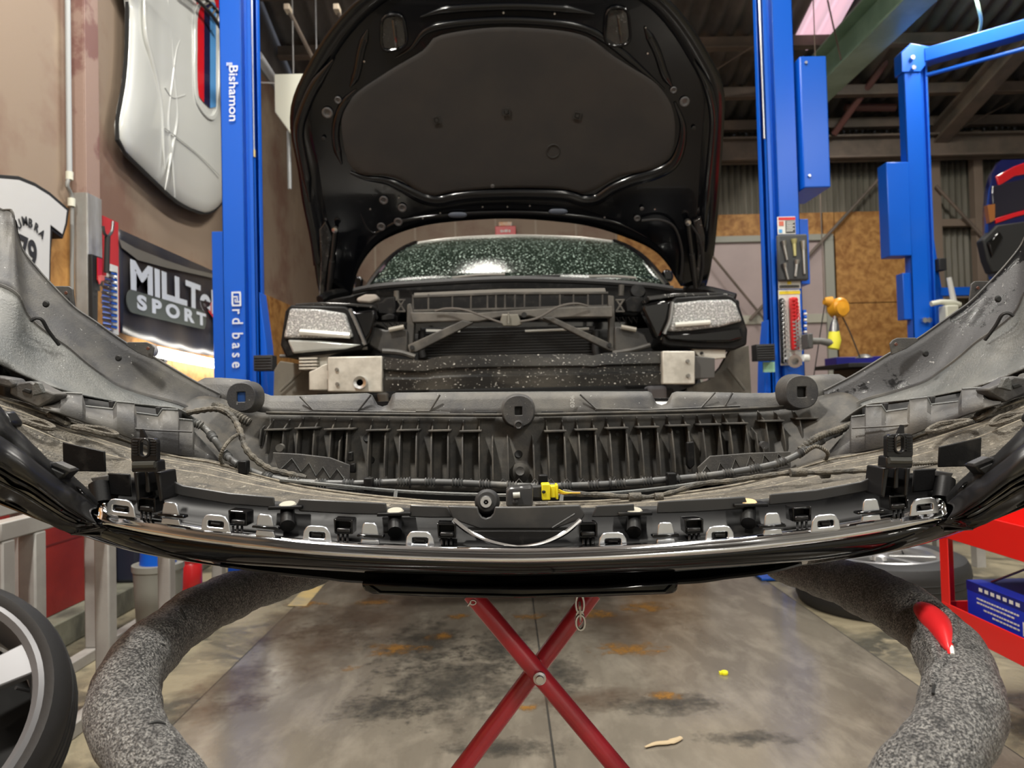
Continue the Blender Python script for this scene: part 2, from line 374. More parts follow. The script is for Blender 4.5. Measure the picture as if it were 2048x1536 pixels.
MB().bb((DX0 + .04, 7.87, zz - .05), (DX1 - .1, 7.90, zz + .05)).build('door_rail', mat('rail_cream', (.5, .48, .4), .5), d, bevel=.004)
# red sign box standing over the car roof line, on the back boards
q = P(1011, 463, 7.95); s_ = thing('sign_box', 'small red sign with white lettering on the back wall above the windscreen', 'sign', q)
MB().bb((q.x - .115, 7.88, q.z - .07), (q.x + .115, 7.99, q.z + .045)).build('red_panel', REDP, s_, bevel=.004)
m = MB()
for k, (w_, h_) in enumerate(((.018, .026), (.014, .022), (.020, .028), (.012, .030), (.018, .026))): m.bb((q.x - .056 + .023 * k, 7.876, q.z - .025), (q.x - .056 + .023 * k + w_, 7.88, q.z - .025 + h_))
m.build('lettering', WHITE, s_, smooth=False)
MB().bb((q.x - .075, 7.9, q.z + .05), (q.x + .075, 7.98, q.z + .10)).build('badge', mat('badge_orange', (.8, .45, .25), .5, c2=(.75, .75, .7), sc=12), s_, bevel=.01)
# --- right and front walls
st(MB().bb((XR, YF, 0), (XR + .1, YB, 7)).build('wall_right', mat('pale_board', (.34, .32, .28), .6), smooth=False))
st(MB().bb((XL, YF - .1, 0), (XR, YF, 7.6)).build('wall_front', mat('shutter_grey', (.50, .50, .48), .5), smooth=False))
# --- roof
n = int((XR - XL) / .16 * 6); a = []; b = []
for i in range(n + 1):
    x = XL + (XR - XL) * i / n; dz_ = .028 * math.sin(2 * math.pi * x / .16)
    a.append(Vector((x, YB, zr(YB) + dz_))); b.append(Vector((x, YF, zr(YF) + dz_)))
st(MB().grid([a, b]).build('ceiling', ROOF, solid=.005))
# translucent sheet
q0 = P(1578, 62, 6.75); xs0 = q0.x; xs1 = P(1658, 62, 6.75).x; ya, yb = 6.78, 5.0
n = int((xs1 - xs0) / .16 * 8) + 2; a = []; b = []
for i in range(n + 1):
    x = xs0 + (xs1 - xs0) * i / n; dz_ = .028 * math.sin(2 * math.pi * x / .16) - .012
    a.append(Vector((x, ya, zr(ya) + dz_))); b.append(Vector((x, yb, zr(yb) + dz_)))
st(MB().grid([a, b]).build('window_1', mat('skylight_sheet', (.8, .55, .6), .4, emis=(.75, .5, .58), es=.75), solid=.003))
k = 9
for i in range(16):
    y = YB - .1 - i * .65 if i else YB - .25
    mb = MB().bb((XL, y - .03, zr(y) - .16), (XR, y + .03, zr(y) - .05)).bb((XL, y - .06, zr(y) - .165), (XR, y + .03, zr(y) - .15))
    st(mb.build('trim_%d' % k, STEEL_D, bevel=.002)); k += 1
zb = P(1700, 322, 7.75).z
m = MB().bb((BX - .6, 7.7, zb), (XR, 7.72, zb + .24)).bb((BX - .6, 7.62, zb), (XR, 7.8, zb + .02)).bb((BX - .6, 7.62, zb + .23), (XR, 7.8, zb + .25))
st(m.build('trim_%d' % k, STEEL_D)); k += 1
# rafters following the roof
for x in (4.85, 1.15):
    y0, y1 = 7.9, 3.0
    for off, hh, ww in ((-.36, .03, .16), (-.17, .03, .16), (-.27, .2, .02)):
        ang = math.atan(.3); L = (y0 - y1) / math.cos(ang)
        R = Matrix.Rotation(-ang, 3, 'X'); cy = (y0 + y1) / 2
        mb = MB().box((x, cy, zr(cy) + off), (ww, L, hh), R)
        if off == -.36: keep = mb
        else: keep.v, keep.f = keep.add(mb.v, mb.f).v, keep.f
    st(keep.build('trim_%d' % k, STEEL_D, bevel=.002)); k += 1
m = MB()
for z, x0, x1 in ((P(1900, 447, 7.95).z, oxr + .2, XR), (P(1900, 590, 7.95).z, oxr + .2, XR)): m.bb((x0, 7.86, z - .05), (x1, 7.95, z + .03))
for px in (1958, 1873): x = P(px, 500, 7.9).x; m.bb((x - .06, 7.84, 0), (x + .04, 7.94, 3.9))
st(m.build('trim_%d' % k, mat('brown_girt', (.24, .18, .14), .6), bevel=.003)); k += 1
for nm, A, B, r in (('wall_brace', (1765, 350), (1500, 640), .018), ('wall_brace', (1872, 372), (1985, 495), .018), ('wall_brace', (1415, 500), (1530, 640), .014)):
    o = MB().cyl(P(*A, 7.8), P(*B, 7.8), r, n=8).build(nm, STEEL_D); tag(o, {1765: 'dark diagonal brace rod in front of the pink door and strand board', 1872: 'dark diagonal brace rod beside the raised dark blue car', 1415: 'thin brace rod crossing the pink door left of the lift post'}[A[0]], 'brace')
for nm, A, B, r, lb in (('roof_brace', (1668, 268, 7.6), (1800, 85, 6.9), .035, 'reddish diagonal roof brace behind the green beam'),
                        ('roof_brace', (1790, 215, 7.55), (1690, 215, 7.55), .04, 'short reddish roof strut below the green beam')):
    o = MB().cyl(P(*A), P(*B), r, n=8).build(nm, mat('red_oxide', (.17, .07, .06), .6)); tag(o, lb, 'brace')
for A, B, lb in (((1376, 175, 7.0), (1510, 90, 6.4), 'thin tie rod under the roof beside the open bonnet'), ((1655, 0, 6.0), (1682, 120, 6.0), 'thin tie rod hanging past the pink skylight'), ((2048, 190, 7.6), (1915, 260, 7.6), 'thin tie rod at the roof near the raised car')):
    tag(MB().cyl(P(*A), P(*B), .008, n=6).build('tie_rod', STEEL_D), lb, 'rod')
# green beam running along the bay
gx0 = 3.08; g = thing('crane_beam', 'pale green steel I-beam running under the roof towards the back wall', 'beam', (gx0, 5, 3.6))
zb0 = 3.83
MB().bb((gx0 - .13, -1, zb0), (gx0 + .13, 7.6, zb0 + .02)).bb((gx0 - .13, -1, zb0 + .32), (gx0 + .13, 7.6, zb0 + .34)).bb((gx0 - .012, -1, zb0 + .02), (gx0 + .012, 7.6, zb0 + .32)).build('i_section', GREENP, g, bevel=.004)
# fittings holding the lamps
names = {}
LBL = ['white batten lamp fitting over the camera, on its left', 'white batten lamp fitting over the camera, on its right', 'white batten lamp fitting over the bumper, by the brown wall', 'white batten lamp fitting over the bumper, away from the brown wall',
       'white batten lamp fitting over the green beam side of the bay', 'white batten lamp fitting near the distant blue lift', 'white batten lamp fitting above the black car roof', 'white batten lamp fitting behind the camera', 'white batten lamp fitting over the red cart']
for i, (x, y, z) in enumerate(LAMPS):
    t = thing('ceiling_lamp', LBL[i], 'lamp', (x, y, z), 'batten lamps under the roof')
    MB().bb((x - .13, y - .64, z), (x + .13, y + .64, z + .06)).build('housing', WHITE, t, bevel=.01)
    for yy in (-.5, .5): MB().cyl((x, y + yy, z + .06), (x, y + yy, zr(y + yy) - .02), .004, n=6).build('suspension_rod', SILVER, t)
# cream duct box and conduit under the roof, left of the bonnet
q = P(548, 148, 4.9); q2 = P(612, 222, 4.9)
t = thing('ceiling_box', 'cream metal box hung from rods beside the open bonnet', 'box', (q.x, 4.9, q2.z))
pr = [(q.x, 4.9, q.z), (q2.x, 4.9, q.z), (q2.x, 4.9, q2.z - .16), (q.x + .11, 4.9, q2.z - .16), (q.x, 4.9, q2.z)]
MB().prism(pr, (0, .35, 0)).build('casing', CREAM, t, bevel=.006)
for px, yy in ((587, 5.0), (634, 5.05)): a = P(px, 150, yy); MB().cyl((a.x, yy, a.z), (a.x, yy, zr(yy) - .1), .005, n=6).build('hanger_rod', SILVER, t)
for px in (577, 675):
    a = P(px, 20, 4.95); MB().bb((a.x - .02, 4.9, a.z - .02), (a.x + .02, 4.98, a.z + .02)).build('clamp', mat('clamp_tan', (.5, .42, .32), .5), t, bevel=.004)
    MB().cyl(a, a + Vector((.15, .5, -.35)), .015, n=8).build('strut', STEEL_D, t)
a = P(578, 290, 5.0); b = P(580, 378, 5.0)
MB().cyl(Vector((a.x, 5.0, q2.z - .1)), Vector((a.x, 5.0, b.z)), .014).build('drop_pipe', mat('galvanised', (.35, .36, .36), .4, .5), t)
tag(MB().cyl(P(515, 110, 4.6), P(552, 165, 5.4), .03).build('grey_duct', mat('duct_grey', (.3, .3, .32), .5)), 'grey slanted pipe between lift post and cream box', 'pipe')
tag(MB().cyl(P(505, 164, 5.0), P(550, 166, 5.0), .006).build('thin_rod', SILVER), 'thin rod reaching from the lift post to the cream box', 'rod')
# ================================================================ THINGS ON THE LEFT WALL
# white bonnet hung on the wall
XW = -2.0
def W(px, py, x=XW): return PX(px, py, x)
ol = [(250, -70), (250, 0), (249, 88), (243, 164), (228, 258), (240, 299), (265, 325), (293, 352), (337, 393), (360, 409), (381, 419), (407, 426), (428, 416), (445, 392), (458, 355), (470, 300), (478, 200), (482, 60), (484, -70)]
t = thing('display_bonnet', 'white car bonnet with red, navy and light blue stripes hung on the brown wall', 'car bonnet', W(330, 200))
WH = mat('bonnet_white', (.60, .61, .58), .22, coat=.6)
base = [W(*q) for q in ol]
poly = cat(base, 90, True)
cen = W(370, 120)
rows = []
for f_, dx in ((1.0, .0), (1.0, .02), (.985, .035), (.93, .05), (.8, .065), (.5, .078), (.2, .08), (.02, .08)):
    rows.append([Vector((p.x + dx, cen.y + (p.y - cen.y) * f_, cen.z + (p.z - cen.z) * f_)) for p in poly] )
for r in rows: r.append(r[0].copy())
MB().grid(rows).build('panel', WH, t, ang=60)
MB().prism([p + Vector((.005, 0, 0)) for p in cat([cen + (p - cen) * 1.012 for p in base], 60, True)], (.018, 0, 0)).build('inner_frame', BLK, t)
for cv in ([(287, -40), (290, 60), (300, 110), (312, 160), (322, 220), (327, 300), (330, 340)], [(330, -40), (340, 60), (345, 150), (352, 230), (345, 290), (330, 380)], [(365, -40), (362, 60), (350, 100), (342, 160), (335, 240), (345, 330), (350, 395)]):
    MB().tube(cat([W(x, y, XW + .068) for x, y in cv], 50), [.002 + .013 * math.sin(math.pi * i / 49) for i in range(50)], 12, flat=1).build('crease', WH, t)
for cv in ([(330, 175), (345, 195), (370, 190)], [(328, 255), (355, 275), (400, 312), (440, 352)]):
    MB().tube(cat([W(x, y, XW + .079) for x, y in cv], 30), .0035, 8).build('crease', WH, t)
slot = [(392, 10), (437, 10), (440, 150), (436, 215), (429, 236), (418, 240), (400, 222), (388, 190), (386, 100)]
MB().ring(cat([W(x, y, XW + .078) for x, y in slot], 48, True), cat([W(413 + (x - 413) * .8, 110 + (y - 110) * .93, XW + .078) for x, y in slot], 48, True), (.012, 0, 0), 48).build('stripe_surround', WH, t, bevel=.004)
for nm, x0, x1, yb0, yb1, c in (('red_stripe', 394, 407, 188, 205, (.65, .01, .02)), ('navy_stripe', 407, 419, 205, 216, (.012, .012, .05)), ('light_blue_stripe', 419, 431, 216, 214, (.10, .33, .70))):
    MB().prism([W(x0, -60, XW + .082), W(x1, -60, XW + .082), W(x1, yb1, XW + .082), W(x0, yb0, XW + .082)], (.004, 0, 0)).build(nm, mat(nm, c, .25, coat=.5), t)
MB().prism([W(418, -30, XW + .088), W(442, -30, XW + .088), W(442, 28, XW + .088), W(432, 12, XW + .088)], (.004, 0, 0)).build('red_corner', mat('red_corner', (.65, .01, .02), .3), t)
# dark cable chain crossing the top
t = thing('cable_chain', 'black ladder-like cable chain crossing the white bonnet near the lift post', 'cable chain', W(415, 35, -1.85))
A = [(378, -15), (405, 10), (425, 32), (445, 62)]; B = [(398, -15), (423, 10), (436, 25), (446, 36)]
pa = cat([W(x, y, -1.85) for x, y in A], 16); pb = cat([W(x, y, -1.85) for x, y in B], 16)
MB().tube(pa, .012, 6).build('rail', BLK, t); MB().tube(pb, .012, 6).build('rail', BLK, t)
m = MB()
for a, b in zip(pa[::2], pb[::2]): m.cyl(a, b, .006, n=6)
m.build('rungs', mat('rung', (.15, .14, .12), .5), t)
# jersey frame
t = thing('jersey_frame', 'white number 79 jersey in a black jersey-shaped frame on the wall', 'framed jersey', W(60, 480))
o = [(-80, 352), (-30, 345), (0, 349), (38, 352), (70, 365), (100, 384), (139, 418), (135, 450), (126, 478), (105, 462), (102, 520), (101, 600), (40, 640), (-40, 640), (-80, 640)]
i_ = [(-74, 358), (-30, 353), (0, 357), (36, 360), (68, 373), (97, 391), (132, 421), (129, 446), (123, 468), (99, 449), (97, 520), (96, 595), (40, 630), (-40, 630), (-74, 630)]
MB().prism([W(x, y, -1.98) for x, y in o], (-.05, 0, 0)).build('frame', BLK, t, bevel=.003)
MB().prism([W(x, y, -1.978) for x, y in i_], (.004, 0, 0)).build('jersey', mat('jersey_white', (.56, .56, .56), .7, bump=.1, bsc=20), t)
MB().prism([W(x, y, -1.973) for x, y in ((-20, 421), (22, 423), (25, 452), (-20, 452))], (.003, 0, 0)).build('patch', mat('patch_grey', (.13, .13, .14), .6), t)
INK = mat('ink_black', (.02, .02, .022), .6)
lets = 'UMBRA'; pos = [(38, 449), (50, 443), (61, 447), (73, 456), (84, 468)]; rot = [-.55, -.25, .05, .3, .6]
for ch, (x, y), r in zip(lets, pos, rot):
    u = Vector((0, math.sin(r) * 1, math.cos(r))); rr = Vector((0, math.cos(r), -math.sin(r)))
    text(ch, .052, INK, W(x, y, -1.971), rr, u, 'letter', t, bold=.001, sx=.9)
text('79', .16, INK, W(56, 507, -1.971), (0, 1, -.12), (0, 0, 1), 'number', t, bold=.004, sx=.72)
# banner
def fit(ob, i, a, b):
    xs = [v.co[i] for v in ob.data.vertices]; lo, hi = min(xs), max(xs); o_ = root_loc(ob.parent)[i]
    for v in ob.data.vertices: v.co[i] = (a - o_) + (v.co[i] - lo) / (hi - lo) * (b - a)
t = thing('wall_banner', 'dark banner lettered MILLTEK SPORT on the strand board wall', 'banner', W(340, 580))
BAN = mat('banner_navy', (.022, .024, .035), .35, c2=(.05, .045, .045), sc=2, bump=.1, bsc=6)
y0, y1 = W(236, 500).y, W(500, 500).y
zt0, zt1 = W(236, 457).z, W(236, 664).z
rows = []
for j in range(9):
    rw = []
    for i in range(41):
        y = y0 + (y1 - y0) * i / 40; f_ = j / 8
        z = zt0 + (zt1 - zt0) * f_ + (-.05 * math.sin(math.pi * i / 40) if j > 6 else 0)
        rw.append(Vector((XW + .008 * math.sin(i * .9 + f_ * 3) * f_, y, z)))
    rows.append(rw)
MB().grid(rows).build('cloth', BAN, t, solid=.002)
MB().bb((XW - .012, W(205, 500).y, zt1), (XW + .003, y0, zt0 + .03)).build('red_end', mat('banner_red', (.5, .03, .035), .6), t)
sw = [(238, 478), (270, 496), (330, 520), (380, 537), (425, 548), (425, 556), (380, 546), (330, 535), (275, 520), (243, 495)]
MB().prism([W(x, y, XW + .012) for x, y in sw], (.002, 0, 0)).build('swoosh', mat('swoosh_grey', (.16, .15, .13), .5), t)
LET = mat('letter_white', (.62, .66, .72), .5)
yl = W(262, 560, XW + .02).y; yr = W(421, 560, XW + .02).y
zc = W(300, 560, XW + .02).z
fit(text('MILLTe', .215, LET, (XW + .018, (yl + yr) / 2, zc - .012), (0, 1, 0), (0, 0, 1), 'big_lettering', t, bold=.008), 1, yl, yr)
fit(text('K', .215, LET, (XW + .018, yr + .1, zc - .012), (0, 1, 0), (0, 0, 1), 'big_lettering', t, bold=.008), 1, yr + .02, yr + .22)
a = W(253, 606, XW + .016); b = W(412, 650, XW + .016)
zc2 = W(330, 620, XW + .016).z; hh = .062
rr = []
for k in range(24):
    g = 2 * math.pi * k / 24; cx = (1 if math.cos(g) > 0 else -1)
    rr.append(Vector((XW + .014, (a.y + b.y) / 2 + cx * ((b.y - a.y) / 2 - hh) + math.cos(g) * hh, zc2 + math.sin(g) * hh)))
MB().prism(rr, (.003, 0, 0)).build('capsule', mat('capsule_grey', (.10, .115, .105), .5), t)
fit(text('S P O R T', .105, LET, (XW + .020, (a.y + b.y) / 2, zc2), (0, 1, 0), (0, 0, 1), 'small_lettering', t, bold=.005), 1, W(267, 610).y, W(406, 640).y)
m1 = MB(); m2 = MB()
for i in range(5):
    for j in range(7):
        y = W(424, 600).y + i * .05; z = W(430, 605).z - j * .045
        (m1 if (i + j) % 2 else m2).bb((XW + .012, y, z - .045), (XW + .015, y + .05, z))
m1.build('white_checks', LET, t, smooth=False); m2.build('black_checks', BLK, t, smooth=False)
MB().prism([W(x, y, XW + .011) for x, y in ((424, 600), (430, 598), (440, 660), (444, 676), (438, 678), (430, 640), (416, 622))], (.003, 0, 0)).build('red_flash', REDP, t)
# hanging socket rails and pry tool left of the banner
t = thing('socket_rack', 'black and red rack of chrome sockets hung beside the steel column', 'socket rack', W(205, 560, -1.93))
a = W(184, 508, -1.95); b = W(204, 668, -1.95)
MB().bb((-1.97, a.y, b.z), (-1.95, W(205, 500, -1.95).y, a.z)).build('rail', BLK, t, bevel=.002)
MB().prism([W(194, 515, -1.945), W(203, 518, -1.945), W(203, 580, -1.945), W(194, 560, -1.945)], (.004, 0, 0)).build('red_strip', REDP, t)
for k in range(11):
    p = W(197 + (k < 3) * (8 - 3 * k), 556 + 11 * k, -1.935); MB().cyl(p, p + Vector((.0, .075, 0)), .014 + .001 * k, .011 + .001 * k, 14).build('socket', CHROME, t)
MB().bb((-1.96, W(216, 500, -1.95).y, W(220, 668, -1.95).z), (-1.945, W(234, 500, -1.95).y, W(220, 528, -1.95).z)).build('white_rail', WHITE, t, bevel=.002)
for k in range(10):
    p = W(219, 545 + 12 * k, -1.935); MB().cyl(p, p + Vector((0, .05, 0)), .009, .012, 12).build('socket', CHROME, t)
t = thing('pry_tool', 'black fork-ended pry bar hanging in front of the banner end', 'tool', W(216, 480, -1.9))
MB().tube([W(213, 545, -1.9), W(215, 472, -1.9)], .013, 10).build('handle', BLK, t)
MB().tube(cat([W(206, 452, -1.9), W(209, 467, -1.9), W(216, 472, -1.9), W(224, 462, -1.9), (W(226, 443, -1.9))], 24), .007, 8).build('fork', mat('dark_steel', (.12, .12, .12), .35, .8), t)
# LED tube
t = thing('led_work_light', 'glowing white tube light under the banner', 'light', W(380, 715, -1.93))
a = W(304, 702, -1.93); b = W(455, 733, -1.93); b2 = a + (b - a) * 1.9
MB().cyl(a, b2, .030).build('tube', EMIT, t)
MB().cyl(a - (b2 - a).normalized() * .05, a, .038).build('end_cap', mat('cap', (.5, .5, .48), .4), t); MB().cyl(b2, b2 + (b2 - a).normalized() * .05, .038).build('end_cap', WHITE, t)
MB().bb((-2.03, a.y + .2, a.z - .05), (-1.96, a.y + .24, a.z + .0)).build('holder', BLK, t); MB().bb((-2.03, b2.y - .3, b2.z - .05), (-1.96, b2.y - .26, b2.z + .0)).build('holder', BLK, t)
# ================================================================ TWO-POST LIFT ROUND THE BLACK CAR
def post(root, x0, x1, Y, side, top=4.6, dep=.16):
    """C-shaped column; side=+1: the open channel faces +X"""
    w_ = x1 - x0; s = side
    f0 = x0 if s > 0 else x1            # closed side
    m = MB()
    def B(xa, xb, ya, yb): m.bb((f0 + s * xa, ya, 0), (f0 + s * xb, yb, top))
    B(0, .006, Y, Y + dep)                       # outer web
    B(0, w_ * .70, Y, Y + .008); B(0, w_ * .70, Y + dep - .008, Y + dep)
    B(w_ * .66, w_ * .70, Y, Y + .05); B(w_ * .84, w_ * .88, Y + .02, Y + .07)
    B(w_ * .88, w_, Y + .01, Y + .022); B(w_ * .66, w_ * .88, Y + .05, Y + .056)
    B(w_ * .98, w_, Y + .01, Y + .05); B(w_ * .60, w_, Y + dep - .008, Y + dep); B(w_ * .96, w_, Y + dep - .05, Y + dep); B(w_ * .70, w_ * .9, Y + .075, Y + .08)
    m.build('column', BLUE, root, bevel=.004)
LX0, LX1 = P(450, 802, 3.9).x, P(513, 802, 3.9).x
t = thing('lift_post', 'blue lift post with white lettering in front of the brown wall', 'car lift', ((LX0 + LX1) / 2, 4.0, 0), 'posts of the lift under the black car')
post(t, LX0, LX1, 3.9, 1)
MB().bb((LX0 - .04, 3.8, .006), (LX1 + .15, 4.2, .02)).build('base_plate', BLUE, t, bevel=.003)
a = P(423, 463, 3.98); MB().bb((a.x, 3.98, .5), (LX0 + .005, 4.12, a.z)).build('side_cover', BLUE, t, bevel=.004)
a = P(495, 0, 3.93); b = P(508, 300, 3.93); MB().cyl((b.x, 3.93, 4.4), b, .005, n=8).build('cable', SILVER, t)
MB().cyl(b, b + Vector((0, 0, -.04)), .009, n=8).build('cable_end', mat('brass', (.5, .4, .2), .4, .7), t)
g = [P(527, 585, 4.0), P(545, 690, 4.0), P(556, 800, 4.0)]
zt = g[0].z
MB().prism([(LX1, 3.97, zt), (LX1 + .035, 3.97, g[1].z), (LX1 + .06, 3.97, .80), (LX1, 3.97, .80)], (0, .12, 0)).build('carriage', BLUE, t, bevel=.005)
pm = MB(); a = P(513, 712, 3.85); b = P(551, 742, 3.85)
pm.bb((a.x, 3.80, b.z), (b.x, 3.88, a.z))
for k in range(5): z = a.z - .012 - k * .015; pm.bb((a.x + .006, 3.793, z - .004), (b.x - .006, 3.80, z + .002))
pm.build('rubber_pad', RUB, t, bevel=.003)
LETW = mat('decal_white', (.70, .76, .85), .5)
def vtext(s__, px, py0, py1, Y, root, name='lettering', sx=1.0, hpx=26, bold=.002):
    a = P(px, py0, Y); b = P(px, py1, Y); d_ = (b - a)
    cu_h = hpx / F * Y / .72
    ob = text(s__, cu_h, LETW, (a + b) / 2, d_, (1, 0, 0), name, root, bold=bold, sx=1)
    xs = [v.co.z for v in ob.data.vertices]; L_ = max(xs) - min(xs); k_ = d_.length / L_; c_ = (max(xs) + min(xs)) / 2
    for v in ob.data.vertices: v.co.z = c_ + (v.co.z - c_) * k_
vtext('Bishamon', 466, 131, 242, 3.888, t, hpx=18, bold=.0008)
vtext('r d  b a s e', 474, 618, 735, 3.888, t, hpx=22, bold=.001)
for k in range(3): a = P(452, 127 + k * 2, 3.89)
mm = MB()
for k in range(4): a = P(454 + 3 * k, 126, 3.892); b = P(455.6 + 3 * k, 132, 3.892); mm.bb((a.x, 3.886, b.z), (b.x, 3.892, a.z))
c_ = P(473, 598, 3.89)
mm.ring([c_ + Vector((sx * .026, 0, sz * .04)) for sx, sz in ((-1, 1), (1, 1), (1, -1), (-1, -1))], [c_ + Vector((sx * .017, 0, sz * .031)) for sx, sz in ((-1, 1), (1, 1), (1, -1), (-1, -1))], (0, -.003, 0), 16)
mm.bb((c_.x - .02, c_.y - .003, c_.z + .008), (c_.x + .008, c_.y, c_.z + .016)); mm.bb((c_.x + .002, c_.y - .003, c_.z - .016), (c_.x + .008, c_.y, c_.z + .01)); mm.bb((c_.x - .008, c_.y - .003, c_.z - .02), (c_.x + .02, c_.y, c_.z - .012)); mm.bb((c_.x - .010, c_.y - .003, c_.z - .02), (c_.x - .004, c_.y, c_.z + .0))
mm.build('emblem', LETW, t, smooth=False)
RX0, RX1 = P(1553, 802, 3.9).x, P(1612, 802, 3.9).x
t = thing('lift_post', 'blue lift post carrying warning stickers and spanner racks', 'car lift', ((RX0 + RX1) / 2, 4.0, 0), 'posts of the lift under the black car')
rpost = t
post(t, RX0, RX1, 3.9, -1)
MB().bb((RX0 - .15, 3.8, .006), (RX1 + .12, 4.12, .02)).build('base_plate', BLUE, t, bevel=.003)
a = P(1518, 0, 3.92); b = P(1529, 278, 3.92); MB().cyl((b.x, 3.93, 4.4), b, .006, n=8).build('cable', SILVER, t)
zt = P(1520, 640, 4).z
MB().prism([(RX0, 3.97, zt), (RX0 - .03, 3.97, zt - .25), (RX0 - .06, 3.97, .55), (RX0, 3.97, .55)], (0, .12, 0)).build('carriage', BLUE, t, bevel=.005)
pm = MB(); a = P(1506, 690, 3.85); b = P(1544, 722, 3.85)
pm.bb((a.x, 3.80, b.z), (b.x, 3.88, a.z))
for k in range(6): z = a.z - .01 - k * .013; pm.bb((a.x + .006, 3.793, z - .004), (b.x - .006, 3.80, z + .002))
pm.build('rubber_pad', RUB, t, bevel=.003)
a = P(1526, 724, 3.86); b = P(1550, 744, 3.86); MB().bb((a.x, 3.86, b.z), (b.x, 3.868, a.z)).build('green_tape', mat('green_tape', (.3, .55, .38), .5), t)
# control box and smaller box
a = P(1614, 112, 3.86); b = P(1662, 374, 3.86)
c = thing('control_box', 'tall blue metal box mounted high beside the right lift post', 'box', (a.x, 3.9, b.z))
MB().bb((RX1 + .014, 3.86, b.z), (b.x, 4.2, a.z)).build('casing', BLUE, c, bevel=.006)
for (px, py) in ((1605, 126), (1612, 352)): q = P(px + 6, py, 3.86); MB().cyl((q.x, 3.862, q.z), (q.x, 3.85, q.z), .008, n=10).build('screw', SILVER, c)
MB().bb((RX1 + .001, 3.96, b.z + .1), (RX1 + .02, 4.05, a.z - .1)).build('bracket', BLK, c)
a = P(1600, 438, 3.98); b = P(1621, 568, 3.98)
MB().bb((RX1 - .01, 3.98, b.z), (b.x, 4.18, a.z)).build('switch_box', BLUE, t, bevel=.004)
def post_sheet(name, x0, y0, x1, y1, mt, root, d0=0.0, th=.002):
    a = P(x0, y0, 3.9); b = P(x1, y1, 3.9); return MB().bb((a.x, 3.899 - d0 - th, b.z), (b.x, 3.899 - d0, a.z)).build(name, mt, root, smooth=False)
st_ = thing('warning_sticker', 'white red and black caution sticker on the right lift post, above the grey tool tray', 'sticker', P(1570, 450, 3.89))
post_sheet('sheet', 1554, 434, 1591, 468, WHITE, st_); post_sheet('red_band', 1556, 435.5, 1590, 440, REDP, st_, .002); post_sheet('black_field', 1570, 442, 1590, 466, mat('sticker_black', (.05, .05, .05), .5), st_, .002)
for k in range(6): post_sheet('text_line', 1572, 444 + 3.5 * k, 1588 - (k % 2) * 3, 445.2 + 3.5 * k, WHITE, st_, .004, .001)
post_sheet('pictogram', 1557, 443, 1567, 452, mat('sticker_red', (.6, .15, .1), .5), st_, .002); post_sheet('blue_mark', 1557, 459, 1564, 466, mat('sticker_blue', (.1, .35, .7), .5), st_, .002)
st_ = thing('warning_sticker', 'white sticker with yellow mark between the tool tray and the spanner racks', 'sticker', P(1575, 570, 3.89))
post_sheet('sheet', 1556, 562, 1601, 577, WHITE, st_); post_sheet('yellow_mark', 1574, 561.5, 1582, 569, YEL, st_, .002)
for k in range(2): post_sheet('text_line', 1558, 571 + 3 * k, 1598, 572.5 + 3 * k, INK, st_, .002, .001)
st_ = thing('instruction_sheet', 'long white sheet with yellow band behind the spanner racks', 'sheet', P(1580, 660, 3.89))
post_sheet('sheet', 1556, 580, 1604, 730, WHITE, st_); post_sheet('yellow_band', 1558, 583, 1600, 588, YEL, st_, .002)
# grey tray with ratchets
t = thing('tool_tray', 'dark grey tray with chrome tools fixed on the right lift post', 'tool tray', P(1585, 515, 3.87))
a = P(1554, 469, 3.87); b = P(1618, 561, 3.87)
MB().bb((a.x, 3.865, b.z), (b.x, 3.895, a.z)).build('tray', mat('tray_grey', (.05, .052, .055), .6), t, bevel=.012, seg=3)
for nm, A, B, mt in (('ratchet', (1566, 482), (1574, 520), SILVER), ('ratchet', (1588, 478), (1590, 512), mat('brassy', (.6, .55, .25), .35, .6)), ('ratchet', (1606, 482), (1609, 548), SILVER), ('ratchet', (1568, 527), (1576, 559), SILVER), ('ratchet', (1594, 520), (1591, 553), SILVER)):
    p, q = P(*A, 3.855), P(*B, 3.855); MB().cyl(p, q, .011, .008, 10).cyl(p, p + (q - p) * .25, .017, .012, 12).build(nm, mt, t)
# spanner racks
for nm, x0, x1, y0, y1, mt, lb in (('black', 1558, 1571, 597, 727, BLK, 'black rack of graded spanners on the right lift post'), ('red', 1578, 1597, 595, 700, REDP, 'red rack of graded spanners on the right lift post')):
    a = P(x0, y0, 3.88); b = P(x1, y1, 3.88)
    t = thing('spanner_rack', lb, 'spanner rack', ((a.x + b.x) / 2, 3.88, b.z))
    MB().bb((a.x, 3.86, b.z), (b.x, 3.893, a.z)).build('rack_body', mt, t, bevel=.008)
    n = 14
    for k in range(n):
        f_ = k / (n - 1); z = a.z + (b.z - a.z) * (.06 + .9 * f_); x = (a.x + b.x) / 2 + (b.x - a.x) * (.15 + .3 * f_); r = .008 + .010 * f_
        MB().tube([Vector((x + math.cos(g) * r, 3.852, z + math.sin(g) * r)) for g in [2 * math.pi * j / 10 for j in range(10)]], .0035, 6, closed=True).bb((x - (b.x - a.x) * .7, 3.853, z - .003), (x - r, 3.857, z + .003)).build('spanner', SILVER if nm == 'black' or k > 5 else mt, t)
t = thing('clamp_cup', 'round chrome cup at the foot of the spanner racks', 'socket', P(1588, 722, 3.85))
MB().lathe([(.02, 0), (.036, 0), (.036, .05), (.02, .05), (.02, 0)], P(1588, 720, 3.86), (-.3, -1, -.2), 24).build('cup', SILVER, t)
tag(MB().cyl(P(1606, 716, 3.84), P(1617, 716, 3.84), .02).build('white_knob', WHITE), 'white knob on the side of the right lift post', 'knob')
t = thing('bit_strip', 'strip of small blue and white bits hung on the right lift post side', 'bit strip', P(1607, 640, 3.9))
